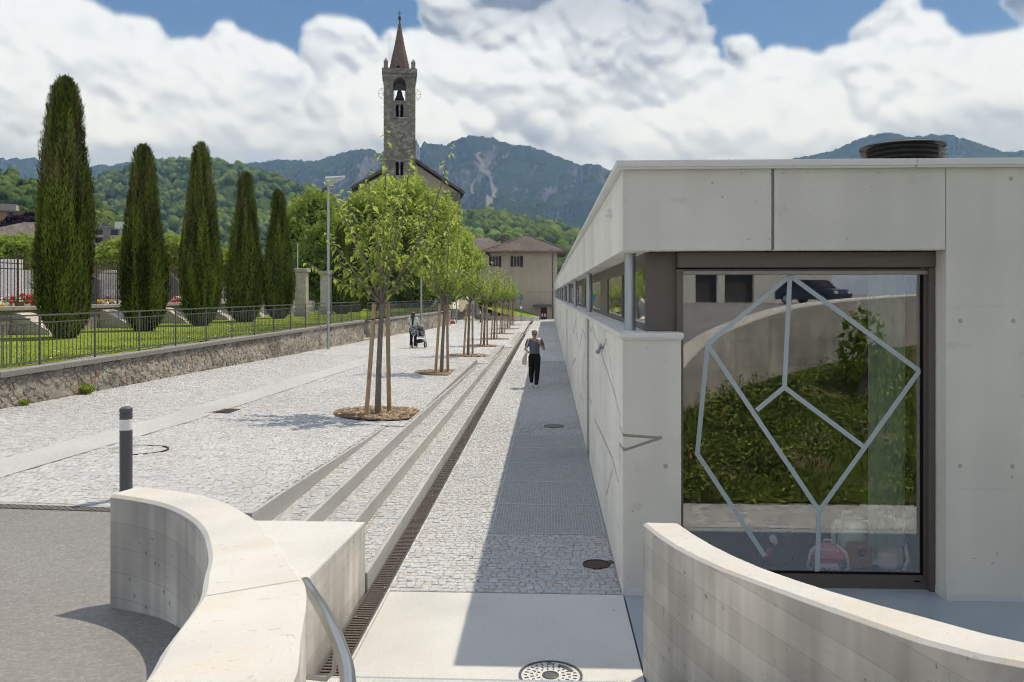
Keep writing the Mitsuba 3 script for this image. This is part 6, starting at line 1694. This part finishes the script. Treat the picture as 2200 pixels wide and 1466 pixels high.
side = [(-2.0, .28), (2.0, .28), (2.05, .62), (1.75, .86), (1.0, .95), (.45, 1.42), (-1.2, 1.46), (-1.85, 1.0), (-2.05, .9)]
blue = plain(.025, .04, .075, rough=.25, spec=.6)
part(car, 'body', cg(cut(prism_axis(Polygon(side), -.86, .86, 'y'), [trimesh.creation.cylinder(radius=.36, height=.5, transform=trimesh.transformations.rotation_matrix(math.pi / 2, [1, 0, 0]) * 1.0 + np.array([[0, 0, 0, a], [0, 0, 0, s], [0, 0, 0, .31], [0, 0, 0, 0]])) for a in (-1.25, 1.3) for s in (-.86, .86)])), blue)
for s in (-1, 1):
    part(car, 'side_window', cg(prism_axis(Polygon([(.85, .97), (.40, 1.36), (-1.15, 1.39), (-1.6, 1.0)]), s * .862 - .004, s * .862 + .004, 'y')), 'black_plastic')
    for a in (-1.25, 1.3):
        w = part(car, 'wheel', cg(tube([(a, s * .66, .31), (a, s * .84, .31)], .31, 20)), 'black_plastic'); part(w, 'rim', cg(tube([(a, s * .83, .31), (a, s * .85, .31)], .20, 16)), 'galvanised')
part(car, 'rear_window', cg(hull([(-1.30, a, 1.42) for a in (-.6, .6)] + [(-1.84, a, 1.03) for a in (-.7, .7)] + [(-1.33, a, 1.44) for a in (-.6, .6)] + [(-1.87, a, 1.05) for a in (-.7, .7)])), 'black_plastic')
part(car, 'windscreen', cg(hull([(1.02, a, .97) for a in (-.7, .7)] + [(.5, a, 1.40) for a in (-.62, .62)] + [(1.05, a, .99) for a in (-.7, .7)] + [(.53, a, 1.42) for a in (-.62, .62)])), 'black_plastic')
for s in (-1, 1): part(car, 'tail_light', cg(bx(-2.06, -2.0, s * .68 - .12, s * .68 + .12, .72, .9)), plain(.4, .03, .03)); part(car, 'headlight', cg(bx(1.98, 2.05, s * .62 - .14, s * .62 + .14, .62, .78)), 'white_paint')
broad_tree('street_tree', 'leafy street tree mirrored at the top of the window', 19.5, -26, 2.0, 6.0, 2.4, 2.2, 71, 4000, .2, .4)
broad_tree('street_tree', 'second street tree mirrored further right', 27, -24, 2.0, 6.4, 3.0, 2.8, 72, 5000, .22, .4)
broad_tree('street_tree', 'tall dark tree mirrored at the right', 36, -32, 2.0, 8, 5, 5, 73, 6000, .3, .3)

# ------------------------------------------------------------------ small litter on treads, drain and walkway
rs = np.random.RandomState(9); V, F, U = [], [], []
for i in range(330):
    q = rs.rand()
    if q < .5:
        kx = rs.randint(3); x = XR[kx] - .085 - rs.rand() ** 2 * .25; y = 7.8 + 22 * rs.rand() ** 1.5; z = .17 * (kx + 1) + .008
        if y > [57, 39, 28][kx]: continue
        if rs.rand() < .6: x = XR[kx + 1] + .012 + .03 * rs.rand()
    elif q < .75: x, y, z = -1.69 + .17 * rs.rand(), 6 + 22 * rs.rand(), .008
    elif q < .88: x, y = -1.4 + 2 * rs.rand(), 7 + 14 * rs.rand(); z = .014 if y > 7.7 else .002
    else: x, y = -9 + 6 * rs.rand(), 8 + 18 * rs.rand(); z = float(zsurf(x, y)) + .014
    a, l = rs.rand() * 6.28, .008 + .014 * rs.rand()
    c, s = math.cos(a) * l, math.sin(a) * l
    V += [[x - c, y - s, z], [x - s * .5, y + c * .5, z + .008], [x + c, y + s, z + .003], [x + s * .5, y - c * .5, z + .006]]; j = len(V) - 4; F += [[j, j + 2, j + 1], [j, j + 3, j + 2]]; t = rs.rand(); U += [[t, t]] * 4
k = thing('fallen_leaves', 'dry leaf bits and bark crumbs strewn over treads and cobbles', 'leaves', kind='stuff'); scene[k] = ply((nm(V), np.array(F)), 'mulch_chip', uv=nm(U))

# ------------------------------------------------------------------ the air between here and the mountains
k = thing('haze', 'pale bluish air thickening towards the mountains', 'haze', kind='stuff')
scene[k] = {'type': 'cube', 'to_world': T().translate([500, 1900, 448]).scale([6000, 3800, 452]), 'bsdf': {'type': 'null'}, 'interior': {'type': 'ref', 'id': 'air'}}
